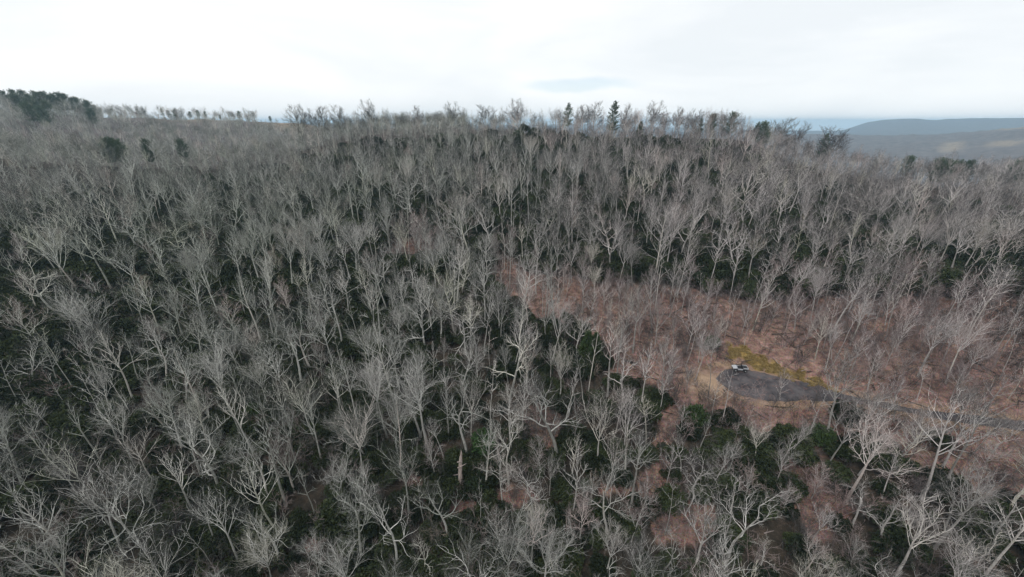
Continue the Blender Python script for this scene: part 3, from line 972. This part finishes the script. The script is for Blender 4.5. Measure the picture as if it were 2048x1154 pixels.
for x, y, lit, r_ in scatter(34000, 18, 300, 76, lambda r, lit: (3.3 if lit else (3.5 if r < 110 else 4.7))):
    k = pick_kind(lit, x, rng.random())
    base = {O: 17.5, V_: 18, U: 20, T_: 12, S_: 16}[k]
    h = base*rng.choice((rng.uniform(0.55, 0.85), rng.uniform(0.8, 1.1), rng.uniform(0.9, 1.25)))
    if 225 < r_: h *= 0.80
    if r_ < 110: h *= 0.80
    bx, by, _ = project(x, y, float(G(np.array([x]), np.array([y]))[0]))
    if (885 < bx < 955 and 955 < by < 1090) or (930 < bx < 1000 and 905 < by < 960) or (1140 < bx < 1215 and 720 < by < 790):
        continue                                  # the snag and the lone evergreens stand free
    if 1330 < bx < 1650 and 800 < by < 1010:      # nothing tall stands between the drone and the turning pad
        if by < 900: continue
        h = min(h, 9.0)
    trees.append([x, y, h, k, False])

# the 300 that show largest are things of their own, the rest is the wood behind them
def shown(t):
    zr = float(G(np.array([t[0]]), np.array([t[1]]))[0])
    bx, by, dep = project(t[0], t[1], zr)
    tx, ty, _ = project(t[0], t[1], zr + t[2])
    return bx, by, tx, ty, dep
info = []
for i, t in enumerate(trees):
    bx, by, tx, ty, dep = shown(t)
    vis = dep > 5 and 8 < tx < 2040 and 0 < ty < 1135 and -60 < bx < 2108 and by < 1290
    size = math.hypot(tx - bx, ty - by) if vis else 0
    info.append((bx, by, tx, ty, size))
order = sorted(range(N_MARK, len(trees)), key=lambda i: -info[i][4])
chosen = [i for i in range(N_MARK) if info[i][4] > 0]
for i in order:
    if len(chosen) >= 300: break
    if info[i][4] > 0: chosen.append(i)
chosen_set = set(chosen)

ORD = ['first', 'second', 'third', 'fourth', 'fifth', 'sixth', 'seventh', 'eighth', 'ninth', 'tenth', 'eleventh', 'twelfth', 'thirteenth', 'fourteenth', 'fifteenth', 'sixteenth',
       'seventeenth', 'eighteenth', 'nineteenth', 'twentieth', 'twenty-first', 'twenty-second', 'twenty-third', 'twenty-fourth', 'twenty-fifth', 'twenty-sixth', 'twenty-seventh', 'twenty-eighth']
LOOK = {O: 'crooked pale bare oak', V_: 'bare tree with fanned grey limbs', U: 'tall bare tree with one straight leader', T_: 'small bare tree with dense mauve twigs', S_: 'thin bare pole tree', D_: 'broad domed bare tree'}
NAME = {O: 'bare_oak', V_: 'bare_maple', U: 'bare_poplar', T_: 'bare_beech', S_: 'bare_sapling', D_: 'bare_oak'}
sky_ids = set(i for i in range(N_MARK - len(SKYLINE), N_MARK))
ground_ids = sorted([i for i in chosen if i not in sky_ids], key=lambda i: -info[i][1])
NROW = 9
rows = {}
for q, i in enumerate(ground_ids):
    rows[i] = q*NROW//len(ground_ids)
ROWN = ['lowest row', 'second row up', 'third row up', 'fourth row up', 'fifth row up', 'sixth row up', 'seventh row up', 'eighth row up', 'ninth row up']
labels = {}
for rr in range(NROW):
    for k in LOOK:
        ids = sorted([i for i in ground_ids if rows[i] == rr and trees[i][3] == k], key=lambda i: info[i][0])
        for q, i in enumerate(ids):
            labels[i] = '%s, %s such from left in %s' % (LOOK[k], ORD[q], ROWN[rr])
for k in LOOK:
    ids = sorted([i for i in chosen if i in sky_ids and trees[i][3] == k], key=lambda i: info[i][0])
    for q, i in enumerate(ids):
        labels[i] = '%s against the ridge sky, %s from left' % (LOOK[k], ORD[q])

def make_tree(t, label, group, vidx, rz):
    p = PROTO[t[3]][vidx % len(PROTO[t[3]])]
    sc = t[2]/p['H']
    w = sc*rng.uniform(0.92, 1.1)
    root = empty(NAME[t[3]], (t[0], t[1], gz(t[0], t[1]) - 0.05), rz, (w, w, sc))
    root.rotation_euler = (rng.gauss(0, 0.045), rng.gauss(0, 0.045), rz)
    link('trunk', p['trunk'], root)
    cr = link('crown', p['limb'], root)
    tw_ = link('twigs', p['twig'], cr)
    tw_['kind'] = 'stuff'
    tag(root, label, 'tree', group)
for q, i in enumerate(chosen):
    make_tree(trees[i], labels[i], 'bare trees on the hillside', rng.randint(0, 9), rng.uniform(0, 6.28))

# ------------------------------------------------------------------ masses: far wood, evergreen thicket, brush
def instancer(name, pts, sources, label, cat):
    """pts: list of (x, y, z, rotz, sx, sz, index)"""
    pts = np.asarray(pts, float)
    me = bpy.data.meshes.new(name)
    me.vertices.add(len(pts))
    me.vertices.foreach_set('co', pts[:, :3].astype(np.float32).ravel())
    a = me.attributes.new('turn', 'FLOAT_VECTOR', 'POINT')
    rot = np.zeros((len(pts), 3), np.float32); rot[:, 2] = pts[:, 3]
    rot[:, :2] = np.random.RandomState(6).normal(size=(len(pts), 2))*0.05
    a.data.foreach_set('vector', rot.ravel())
    a = me.attributes.new('size', 'FLOAT_VECTOR', 'POINT')
    a.data.foreach_set('vector', np.stack([pts[:, 4], pts[:, 4], pts[:, 5]], 1).astype(np.float32).ravel())
    a = me.attributes.new('pick', 'INT', 'POINT')
    a.data.foreach_set('value', pts[:, 6].astype(np.int32))
    o = link(name, me)
    c = bpy.data.collections.new(name + '_sources')
    for i, ms in enumerate(sources):
        so = bpy.data.objects.new('source_%02d' % i, ms)
        c.objects.link(so)
    ng = bpy.data.node_groups.new(name, 'GeometryNodeTree')
    ng.interface.new_socket('Geometry', in_out='INPUT', socket_type='NodeSocketGeometry')
    ng.interface.new_socket('Geometry', in_out='OUTPUT', socket_type='NodeSocketGeometry')
    nd, lk = ng.nodes, ng.links
    gi, go = nd.new('NodeGroupInput'), nd.new('NodeGroupOutput')
    iop = nd.new('GeometryNodeInstanceOnPoints')
    ci = nd.new('GeometryNodeCollectionInfo')
    ci.inputs['Collection'].default_value = c
    ci.inputs['Separate Children'].default_value = True
    ci.inputs['Reset Children'].default_value = True
    def named(nm, dt):
        q = nd.new('GeometryNodeInputNamedAttribute'); q.data_type = dt
        q.inputs['Name'].default_value = nm
        return q.outputs['Attribute']
    e2r = nd.new('FunctionNodeEulerToRotation')
    lk.new(named('turn', 'FLOAT_VECTOR'), e2r.inputs[0])
    lk.new(gi.outputs[0], iop.inputs['Points'])
    lk.new(ci.outputs[0], iop.inputs['Instance'])
    iop.inputs['Pick Instance'].default_value = True
    lk.new(named('pick', 'INT'), iop.inputs['Instance Index'])
    lk.new(e2r.outputs[0], iop.inputs['Rotation'])
    lk.new(named('size', 'FLOAT_VECTOR'), iop.inputs['Scale'])
    lk.new(iop.outputs[0], go.inputs[0])
    md = o.modifiers.new('planting', 'NODES')
    md.node_group = ng
    tag(o, label, cat, None, 'stuff')
    return o

kidx = {}
for i, (k, mj, h) in enumerate(JOINED):
    kidx.setdefault(k, []).append(i)
pts = []
for i, t in enumerate(trees):
    if i in chosen_set: continue
    opts = kidx[t[3]]
    if t[3] in (O, V_) and math.hypot(t[0], t[1]) > 115 and rng.random() < 0.8:
        opts = opts[2::3]                # darker-twigged trees prevail up the slope
    j = rng.choice(opts)
    s = t[2]/JOINED[j][2]
    w = s*rng.uniform(0.9, 1.12)
    pts.append((t[0], t[1], gz(t[0], t[1]) - 0.05, rng.uniform(0, 6.28), w, s, j))
instancer('bare_wood', pts, [j[1] for j in JOINED], 'mass of bare grey trees filling the hillside up to the ridge', 'forest')
# woods on the hills beyond the ridge
pts = []
nF = 16000
a = np.radians(nrng.uniform(-62, 62, nF)); r = np.sqrt(nrng.uniform(295**2, 900**2, nF))
X, Y = r*np.sin(a), r*np.cos(a)
Z = G(X, Y)
azd = np.degrees(a)
el = np.degrees(np.arctan2(Z + 16, r))
for i in range(nF):
    if el[i] < -3.2: continue
    if (abs(azd[i] + 27) < 3.6 and abs(r[i] - 640) < 80) or (abs(azd[i] + 36) < 4.5 and abs(r[i] - 640) < 30): continue
    k = pick_kind(False, 0, rng.random())
    j = rng.choice(kidx[k])
    h = {O: 16, V_: 16, U: 17, T_: 12, S_: 14}[k]*rng.uniform(0.75, 1.1)
    s = h/JOINED[j][2]
    pts.append((X[i], Y[i], Z[i] + CAMZ - 0.2, rng.uniform(0, 6.28), s*1.15, s, j))
instancer('far_wood', pts, [j[1] for j in JOINED], 'hazy bare woods on the hills beyond the ridge', 'forest')

# evergreen thicket under the trees
joined_shrub = []
for st_me, fol, st, lf in SHR:
    V = np.concatenate([st[0], lf[0]]); F = np.concatenate([st[1], lf[1] + len(st[0])])
    mi = np.concatenate([np.zeros(len(st[1])), np.ones(len(lf[1]))])
    joined_shrub.append(mesh_from('shrub_whole', V, F, [M['bark'], M['rhodo']], False, mi))
pts = []
nS = 22000
a = np.radians(nrng.uniform(-75, 75, nS)); r = np.sqrt(nrng.uniform(18**2, 262**2, nS))
X, Y = r*np.sin(a), r*np.cos(a)
lit = litter_mask(X, Y)
rd, _, _ = road_dist(X, Y)
dens = wav(X, Y, 34, 4, 44)
Z = G(X, Y)
for i in range(nS):
    if lit[i] or rd[i] < 3: continue
    if dens[i] > 1.0 and rng.random() < 0.6: continue
    if X[i] > 18 and r[i] < 85 and rng.random() < 0.35: continue
    if r[i] > 215 and rng.random() < (r[i] - 215)/50: continue
    if rng.random() < 0.12: continue
    s = rng.uniform(0.55, 1.2)*(1 + 0.75*min(1, max(0, (r[i] - 75)/70)))
    pts.append((X[i], Y[i], Z[i] + CAMZ - 0.1, rng.uniform(0, 6.28), s*1.05, s*rng.uniform(0.8, 1.15), rng.randint(0, 3)))
instancer('evergreen_thicket', pts, joined_shrub, 'dark evergreen rhododendron thicket under the bare trees', 'shrubbery')

# thin brush: leafless saplings on the open litter and between the trunks
def gen_brush(seed):
    rg = np.random.RandomState(seed)
    tb = Tubes()
    S, E = [], []
    for i in range(rg.randint(3, 6)):
        p = np.array([rg.normal()*0.35, rg.normal()*0.35, -0.1])
        d = unit(np.array([rg.normal()*0.25, rg.normal()*0.25, 1]))
        L = rg.uniform(2.2, 4.6)
        w = walk(p, d, L, 5, 0.08, 0.05, rg)
        tb.add(w, np.linspace(0.03, 0.01, 6), 3)
        for b_ in range(12):
            u = rg.uniform(0.25, 0.98)*5; ii = min(4, int(u)); g = u - ii
            q = w[ii]*(1 - g) + w[ii + 1]*g
            dd = rot_dir(d, R(rg.uniform(25, 60)), rg)
            BL = rg.uniform(0.5, 1.2)
            S.append(q); E.append(q + dd*BL)
            for c_ in range(4):
                f = rg.uniform(0.3, 1)
                s_ = q + dd*BL*f
                S.append(s_); E.append(s_ + rot_dir(dd, R(rg.uniform(20, 50)), rg)*BL*0.5)
    tb.add_batch(S, E, 0.010, 0.005)
    return tb.get()
brush = [mesh_from('brush_whole', *gen_brush(101 + i), [M['mauve_twig'] if i % 2 else M['twig']], False) for i in range(5)]
pts = []
nB = 22000
a = np.radians(nrng.uniform(-75, 75, nB)); r = np.sqrt(nrng.uniform(18**2, 290**2, nB))
X, Y = r*np.sin(a), r*np.cos(a)
rd, _, _ = road_dist(X, Y)
yg = inside(X, Y, YGRASS)
lit = litter_mask(X, Y)
Z = G(X, Y)
for i in range(nB):
    if rd[i] < 1.2 or yg[i]: continue
    if rng.random() < (0.02 if lit[i] else 0.62): continue
    s = rng.uniform(0.6, 1.5)
    pts.append((X[i], Y[i], Z[i] + CAMZ, rng.uniform(0, 6.28), s, s, rng.randint(0, 4)))
instancer('bare_brush', pts, brush, 'leafless brush and saplings between the trunks', 'brush')

def gen_stick(seed):
    rg = np.random.RandomState(seed)
    tb = Tubes()
    L = rg.uniform(2.0, 5.0)
    w = walk(np.array([-L/2, 0, 0.08]), unit(np.array([1, rg.normal()*0.2, 0.02])), L, 5, 0.08, 0.0, rg)
    w[:, 2] = np.abs(w[:, 2])*0.6 + 0.05
    tb.add(w, np.linspace(0.11, 0.03, 6)*rg.uniform(0.6, 1.2), 5)
    for i in range(4):
        q = w[rg.randint(1, 5)]
        tb.add(np.array([q, q + np.array([rg.uniform(0.3, 0.9), rg.normal()*0.6, rg.uniform(0.05, 0.35)])]), np.array([0.035, 0.012]), 3)
    return tb.get()
sticks = [mesh_from('stick_whole', *gen_stick(201 + i), [M['log'] if i % 3 else M['dead']], False) for i in range(6)]
pts = []
nK = 3800
a = np.radians(nrng.uniform(-60, 75, nK)); r = np.sqrt(nrng.uniform(20**2, 170**2, nK))
X, Y = r*np.sin(a), r*np.cos(a)
rd, _, _ = road_dist(X, Y)
lit = litter_mask(X, Y)
Z = G(X, Y)
for i in range(nK):
    if rd[i] < 0.8 or (not lit[i] and rng.random() < 0.5): continue
    s = rng.uniform(0.5, 1.3)
    pts.append((X[i], Y[i], Z[i] + CAMZ, rng.uniform(0, 6.28), s, s, rng.randint(0, 5)))
instancer('windfall_branches', pts, sticks, 'fallen branches strewn over the leaf litter', 'branches')

# ------------------------------------------------------------------ single evergreens that can be told apart
def make_conifer(x, y, h, kind, v, label, group, name, slim=1.0):
    p = CON[kind][v % 2]
    s = h/p['H']
    root = empty(name, (x, y, gz(x, y) - 0.1), rng.uniform(0, 6.28), (s*slim, s*slim, s))
    link('trunk', p['trunk'], root)
    link('crown', p['crown'], root)
    tag(root, label, 'tree', group)
def ridge_conifer(px, ty, kind, v, label, hmin=6, back=0.0):
    q, t = ridge_point(px)
    q = q*(1 - back)
    zr = float(G(np.array([q[0]]), np.array([q[1]]))[0])
    lo, hi = 2, 35
    for _ in range(30):
        mid = 0.5*(lo + hi)
        if project(q[0], q[1], zr + mid)[1] > ty: lo = mid
        else: hi = mid
    make_conifer(q[0], q[1], max(lo, hmin), kind, v, label, 'pines on the ridge', 'pine_tree')
ridge_conifer(1136, 205, 'pine', 0, 'dark pine on the ridge, left of the two tall ones against the sky', 8, 0.06)
ridge_conifer(1226, 202, 'pine', 1, 'dark pine on the ridge, right and fuller of the two tall ones', 8, 0.09)
ridge_conifer(1281, 243, 'hemlock', 0, 'small dark conifer on the ridge right of the two tall pines', 5, 0.03)
for q, (px, ty) in enumerate([(1402, 236), (1423, 231), (1447, 230), (1463, 228), (1516, 243), (1530, 247), (1660, 266)]):
    ridge_conifer(px, ty, 'round' if q % 2 else 'pine', q, 'dark conifer among bare crowns on the right shoulder of the ridge, %s from the left' % ORD[q], 6, 0.01)
def hill_conifer(px, ty, rad, h, kind, v, label, group):
    d = ray_dir(px, ty); d2 = d[:2]/np.hypot(d[0], d[1])
    # the hill distance at which a tree of this height reaches that row
    t = np.linspace(rad - 120, rad + 120, 121)
    el = (G(d2[0]*t, d2[1]*t) + h)/t
    want = d[2]/np.hypot(d[0], d[1])
    i = int(np.argmin(np.abs(el - want)))
    make_conifer(d2[0]*t[i], d2[1]*t[i], h, kind, v, label, group, 'pine_tree')
left_pines = [(6, 184), (22, 182), (40, 181), (52, 190), (66, 184), (75, 179), (84, 186), (96, 192), (103, 188), (118, 188), (127, 190), (142, 193), (150, 197), (171, 203), (20, 205), (36, 200), (48, 208),
              (58, 212), (70, 205), (80, 216), (30, 192), (12, 195), (90, 204), (110, 198), (165, 214), (178, 220), (185, 212), (60, 198)]
for q, (px, ty) in enumerate(sorted(left_pines)):
    hill_conifer(px, ty, 600, 15 + 4*nrng.rand(), 'round', q, 'round dark pine in the grove on the far left hilltop, %s from the left' % (ORD[q] if q < 28 else 'last'), 'pines on the far left hill')
for q, (px, ty, h) in enumerate([(320, 211, 12), (333, 214, 9), (345, 213, 10), (376, 216, 8), (393, 216, 9), (407, 217, 8), (435, 216, 6), (474, 214, 10), (538, 226, 7)]):
    hill_conifer(px, ty, 640, h, 'round' if q else 'pine', q, 'small hazy pine on the far field skyline, %s from the left' % ORD[q], 'pines along the far field')
for q, (px, ty) in enumerate([(195, 226), (208, 228), (220, 229), (278, 238), (350, 250)]):
    rq, _ = ridge_point(px)
    rq = rq*(0.99 + 0.01*(q % 2))
    zr = float(G(np.array([rq[0]]), np.array([rq[1]]))[0])
    lo = max([h_ for h_ in np.arange(8, 14, 0.5) if project(rq[0], rq[1], zr + h_)[1] > ty] + [12])
    make_conifer(rq[0], rq[1], float(lo), 'round', q, 'dark green pine rising from the bare canopy at left, %s from the left' % ORD[q], 'pines in the left canopy', 'pine_tree', 0.85)
for q, (px, ty) in enumerate([(1832, 293), (1895, 296), (1912, 291), (1935, 295), (1955, 292), (2040, 318)]):
    hill_conifer(px, ty, 250, 13, 'round', q + 1, 'dark green pine topping the canopy at the right edge, %s from the left' % ORD[q], 'pines at the right edge')

def make_shrub(bx, by, sx, sz, mat, v, label):
    p = hit(bx, by, G)
    root = empty('evergreen_shrub', (p[0], p[1], p[2] + CAMZ - 0.05), rng.uniform(0, 6.28), (sx, sx, sz))
    st_me, fol, _, _ = SHR[v % 4]
    link('stems', st_me, root)
    link('foliage', fol[mat], root)
    tag(root, label, 'shrub', 'single evergreen shrubs')
for q, a_ in enumerate([
    (968, 905, 1.3, 1.4, 'fresh', 'bright green evergreen shrub under the crooked oaks at centre'),
    (947, 985, 0.9, 1.0, 'fresh', 'small bright evergreen shrub right of the broken snag'),
    (1395, 850, 1.35, 1.5, 'hemlock', 'dark evergreen shrub left of the pole trees below the turning pad'),
    (1452, 845, 1.0, 1.0, 'rhodo', 'low dark shrub at the foot of the pole trees below the pad'),
    (1685, 845, 1.5, 1.4, 'rhodo', 'broad dark shrub behind the big fanned tree beside the lane'),
    (1632, 893, 1.2, 1.4, 'hemlock', 'dark rounded shrub left of the foot of the big fanned tree'),
    (1872, 893, 1.2, 1.2, 'rhodo', 'dark shrub alone on the open litter below the lane'),
    (1425, 700, 0.9, 1.4, 'hemlock', 'small dark evergreen at the upper left of the turning pad'),
    (1135, 650, 1.0, 1.2, 'rhodo', 'dark shrub at the left edge of the open red litter'),
    (480, 800, 2.0, 1.9, 'rhodo', 'large dark olive shrub under the crooked oaks at left'),
    (672, 1075, 1.9, 1.9, 'rhodo', 'large dark shrub near the bottom, left of centre'),
    (500, 842, 1.1, 1.1, 'hemlock', 'smaller olive shrub below the large one at left'),
    (1290, 840, 1.6, 1.5, 'rhodo', 'dark shrub left of the bare litter strip'),
    (1500, 905, 1.4, 1.3, 'rhodo', 'dark shrub heading the thicket below the lane'),
    (1590, 925, 1.5, 1.3, 'rhodo', 'dark shrub in the hollow right of the mauve crown'),
    (1760, 925, 1.6, 1.4, 'rhodo', 'dark shrub behind the leaning oak at lower right')]):
    make_shrub(*a_[:5], q, a_[5])
for q, (bx, by, h, lb) in enumerate([(1170, 722, 7.5, 'dark hemlock standing on the open litter at centre, broad and rounded'),
                                     (1190, 712, 6.0, 'smaller dark hemlock touching the broad one on the open litter'),
                                     (1105, 660, 5.0, 'low dark hemlock at the upper left of the broad one')]):
    p = hit(bx, by, G)
    make_conifer(p[0], p[1], h, 'hemlock', q, lb, 'hemlocks on the open litter', 'hemlock_tree')

# ------------------------------------------------------------------ dead wood
def make_snag():
    p = hit(918, 978, G)
    rg = np.random.RandomState(4)
    tb = Tubes()
    pts_ = walk(np.array([0, 0, -0.4]), unit(np.array([0.08, 0.02, 1])), 7.6, 8, 0.075, 0.02, rg)
    rad = np.array([0.46, 0.36, 0.30, 0.34, 0.27, 0.29, 0.24, 0.21, 0.09])
    tb.add(pts_, rad, 9)
    V, F = tb.get()
    top = V[-27:, :]
    V[-27:, 2] += rg.uniform(-0.5, 0.75, 27)
    V[:, :2] += rg.normal(size=(len(V), 2))*0.035
    root = empty('broken_snag', (p[0], p[1], p[2] + CAMZ))
    link('trunk', mesh_from('snag', V, F, [M['dead']], False), root)
    for z, a_, L in ((4.6, 0.3, 1.5), (5.8, 0.1, 0.8), (3.2, 3.4, 1.0)):
        st = Tubes()
        st.add(walk(np.array([0.05*z*0.9*0.1, 0, z]), unit(np.array([math.cos(a_), math.sin(a_), 0.3])), L, 3, 0.1, 0, rg), np.array([0.10, 0.07, 0.05, 0.02]), 5)
        link('branch_stub', mesh_from('stub', *st.get(), [M['dead']], False), root)
    tag(root, 'pale pinkish broken-off dead trunk standing left of the small bright shrub', 'snag')
make_snag()
for q, (a_, b_, rad, mt, lb) in enumerate([
    ((1555, 668), (1588, 696), 0.22, 'log', 'dark fallen log on the litter bank above the turning pad'),
    ((1450, 671), (1478, 679), 0.16, 'log', 'thin dark log lying above the yellow grass'),
    ((1600, 700), (1606, 712), 0.15, 'log', 'short dark log on the bank right of the long one'),
    ((1345, 628), (1370, 612), 0.2, 'log', 'dark fallen log at the upper edge of the open litter'),
    ((1185, 735), (1205, 768), 0.2, 'log', 'dark log below the hemlocks on the litter'),
    ((1960, 895), (1985, 903), 0.12, 'log', 'thin dark log on the open litter at the right edge'),
    ((1940, 720), (1990, 748), 0.2, 'log', 'dark fallen log on the litter slope at far right')]):
    p0, p1 = hit(*a_, G), hit(*b_, G)
    P = np.stack([p0*(1 - t) + p1*t for t in np.linspace(0, 1, 7)])
    P[:, 2] = G(P[:, 0], P[:, 1]) + rad*0.6
    P += np.random.RandomState(q).normal(size=P.shape)*np.array([0.12, 0.12, 0.02])
    c0 = P[0].copy()
    root = empty('fallen_log', (c0[0], c0[1], c0[2] + CAMZ - rad*0.6))
    tb = Tubes()
    tb.add(P - c0 + np.array([0, 0, rad*0.6]), np.linspace(rad, rad*0.6, 7), 7)
    V, F = tb.get()
    faces = [tuple(f) for f in F.tolist()] + [tuple(range(7))[::-1], tuple(range(42, 49))]
    link('trunk', mesh_from('log', V, faces, [M[mt]], False), root)
    st = Tubes()
    st.add(np.array([P[3] - c0 + [0, 0, rad], P[3] - c0 + [0.3, 0.1, rad + 0.7]]), np.array([rad*0.35, rad*0.12]), 4)
    link('branch_stub', mesh_from('log_stub', *st.get(), [M[mt]], False), root)
    tag(root, lb, 'log', 'fallen logs')

# ------------------------------------------------------------------ grass on the cut bank and verges
def grass(name, n_try, mask_fn, box, hgt, mat, label):
    rg = np.random.RandomState(8)
    x = rg.uniform(box[0], box[1], n_try); y = rg.uniform(box[2], box[3], n_try)
    keep = mask_fn(x, y, rg)
    x, y = x[keep], y[keep]
    z = G(x, y) + CAMZ
    m_ = len(x)
    Vs, Fs = [], []
    for k in range(3):
        a_ = rg.uniform(0, 6.28, m_)
        lean = rg.uniform(0.1, 0.7, m_)
        h = hgt*rg.uniform(0.5, 1.3, m_)
        w = 0.045
        bx, by = x + rg.normal(size=m_)*0.06, y + rg.normal(size=m_)*0.06
        V = np.stack([np.stack([bx - np.sin(a_)*w, by + np.cos(a_)*w, z - 0.02], -1), np.stack([bx + np.sin(a_)*w, by - np.cos(a_)*w, z - 0.02], -1),
                      np.stack([bx + np.cos(a_)*lean*h, by + np.sin(a_)*lean*h, z + h], -1)], 1).reshape(-1, 3)
        Vs.append(V); Fs.append(np.arange(m_*3).reshape(-1, 3) + k*m_*3)
    o = link(name, mesh_from(name, np.concatenate(Vs), np.concatenate(Fs), [mat], False))
    tag(o, label, 'grass', None, 'stuff')
yb = (YGRASS[:, 0].min(), YGRASS[:, 0].max(), YGRASS[:, 1].min(), YGRASS[:, 1].max())
def ymask(x, y, rg):
    jx, jy = x + wav(x, y, 3, 3, 12)*0.8, y + wav(x, y, 3, 3, 15)*0.8
    return inside(jx, jy, YGRASS) & (wav(x, y, 2.2, 4, 22) < 0.6)
grass('yellow_bank_grass', 26000, ymask, yb, 0.42, M['ygrass'], 'yellow tufted grass on the cut bank above the turning pad')
def vmask(x, y, rg):
    d, _, _ = road_dist(x, y)
    return (d > 0.15) & (d < 1.5) & (rg.uniform(0, 1, x.shape) < 0.8)
grass('verge_grass', 60000, vmask, (35, 125, 40, 90), 0.22, M['dgrass'], 'dry tan grass along both edges of the lane')

# ------------------------------------------------------------------ the open utility vehicle on the pad
def bm_box(bm, c, s, rot=None):
    mtx = Matrix.Translation(c)
    if rot is not None: mtx = mtx @ rot
    r_ = bmesh.ops.create_cube(bm, size=1.0, matrix=mtx @ Matrix.Diagonal((*s, 1)))
    return r_['verts']
def part(name, parent, mat, fn, bevel=0.0):
    bm = bmesh.new()
    fn(bm)
    if bevel:
        bmesh.ops.bevel(bm, geom=list(bm.edges), offset=bevel, segments=2, affect='EDGES', profile=0.6)
    me = bpy.data.meshes.new(name)
    bm.to_mesh(me); bm.free()
    me.materials.append(mat)
    return link(name, me, parent)
def tube_part(name, parent, mat, paths, rad):
    tb = Tubes()
    for p in paths: tb.add(np.array(p, float), np.full(len(p), rad), 6)
    return link(name, mesh_from(name, *tb.get(), [mat], True), parent)
def make_vehicle():
    p = hit(1478, 741, G)
    v = empty('utility_vehicle', (p[0], p[1], p[2] + CAMZ + 0.04), R(172))
    part('chassis', v, M['black'], lambda bm: bm_box(bm, (0, 0, 0.42), (2.7, 1.1, 0.22)), 0.04)
    def hood(bm):
        vs_ = bm_box(bm, (1.05, 0, 0.78), (0.85, 1.25, 0.42))
        for q in vs_:
            if q.co.x > 1.05 and q.co.z > 0.78: q.co.z -= 0.16
    hd = part('hood', v, M['paint'], hood, 0.06)
    for s in (-1, 1):
        part('headlight', hd, M['lamp'], lambda bm: bm_box(bm, (1.47, 0.42*s, 0.76), (0.06, 0.24, 0.12)), 0.015)
    part('grille', hd, M['black'], lambda bm: bm_box(bm, (1.475, 0, 0.70), (0.05, 0.5, 0.18)), 0.01)
    part('floor_pan', v, M['black'], lambda bm: bm_box(bm, (0.15, 0, 0.56), (1.1, 1.3, 0.08)), 0.02)
    for s in (-1, 1):
        st = part('seat', v, M['black'], lambda bm: bm_box(bm, (-0.08, 0.34*s, 0.76), (0.5, 0.52, 0.16)), 0.04)
        part('backrest', st, M['black'], lambda bm: bm_box(bm, (-0.36, 0.34*s, 1.06), (0.14, 0.5, 0.55)), 0.04)
        part('side_panel', v, M['paint'], lambda bm: bm_box(bm, (0.12, 0.70*s, 0.66), (1.05, 0.06, 0.32)), 0.02)
    def bed(bm):
        bm_box(bm, (-1.0, 0, 0.74), (0.95, 1.3, 0.06))
        for s in (-1, 1):
            bm_box(bm, (-1.0, 0.64*s, 0.90), (0.95, 0.05, 0.26))
            bm_box(bm, (-1.0 + 0.46*s, 0, 0.90), (0.05, 1.22, 0.26))
    part('cargo_bed', v, M['paint'], bed, 0.008)
    part('bed_load', v, M['black'], lambda bm: bm_box(bm, (-1.05, 0.1, 0.92), (0.6, 0.7, 0.30)), 0.05)
    cage = []
    for s in (-1, 1):
        cage.append([(0.72, 0.60*s, 0.95), (0.40, 0.58*s, 1.75), (-0.45, 0.58*s, 1.78), (-0.55, 0.60*s, 0.85)])
    cage += [[(0.40, -0.58, 1.75), (0.40, 0.58, 1.75)], [(-0.45, -0.58, 1.78), (-0.45, 0.58, 1.78)]]
    tube_part('roll_cage', v, M['black'], cage, 0.035)
    tube_part('steering_column', v, M['black'], [[(0.62, 0.34, 0.90), (0.34, 0.34, 1.12)]], 0.025)
    def wheel(x, y):
        bm = bmesh.new()
        bmesh.ops.create_cone(bm, cap_ends=True, segments=20, radius1=0.33, radius2=0.33, depth=0.27, matrix=Matrix.Translation((x, y, 0.33)) @ Matrix.Rotation(math.pi/2, 4, 'X'))
        bmesh.ops.bevel(bm, geom=[e_ for e_ in bm.edges if len(e_.link_faces) == 2 and e_.calc_face_angle(0) > 0.9], offset=0.05, segments=2, affect='EDGES')
        me = bpy.data.meshes.new('wheel'); bm.to_mesh(me); bm.free(); me.materials.append(M['rubber'])
        w = link('wheel', me, v)
        bm = bmesh.new()
        bmesh.ops.create_cone(bm, cap_ends=True, segments=16, radius1=0.17, radius2=0.13, depth=0.04, matrix=Matrix.Translation((x, y + math.copysign(0.15, y), 0.33)) @ Matrix.Rotation(math.pi/2*(-1 if y > 0 else 1), 4, 'X'))
        me = bpy.data.meshes.new('rim'); bm.to_mesh(me); bm.free(); me.materials.append(M['steel'])
        link('rim', me, w)
        fl = part('mudguard', v, M['black'], lambda b2: bm_box(b2, (x, y*0.97, 0.74), (0.78, 0.30, 0.05)), 0.02)
    for x in (1.0, -0.95):
        for y in (-0.68, 0.68): wheel(x, y)
    tag(v, 'small pale grey open utility vehicle parked on the dark turning pad', 'vehicle')
make_vehicle()

# ------------------------------------------------------------------ air
def build_haze():
    bm = bmesh.new()
    bm_box(bm, (0, 0, (-76 + 106)/2), (18400, 18400, 106 + 76))
    me = bpy.data.meshes.new('haze'); bm.to_mesh(me); bm.free()
    m = bpy.data.materials.new('haze air'); m.use_nodes = True
    nt = m.node_tree; nt.nodes.clear()
    out = nt.nodes.new('ShaderNodeOutputMaterial')
    pv = nt.nodes.new('ShaderNodeVolumePrincipled')
    pv.inputs['Color'].default_value = (0.52, 0.79, 1.0, 1)
    pv.inputs['Density'].default_value = 0.00017
    pv.inputs['Anisotropy'].default_value = 0.0
    nt.links.new(pv.outputs[0], out.inputs['Volume'])
    me.materials.append(m)
    o = link('haze', me)
    tag(o, 'thin blue haze over the hills', None, None, 'stuff')
build_haze()
print('TRIS', sum(len(m.polygons)*2 for m in bpy.data.meshes))
print('trees', len(trees), 'individuals', len(chosen), 'marked', N_MARK)
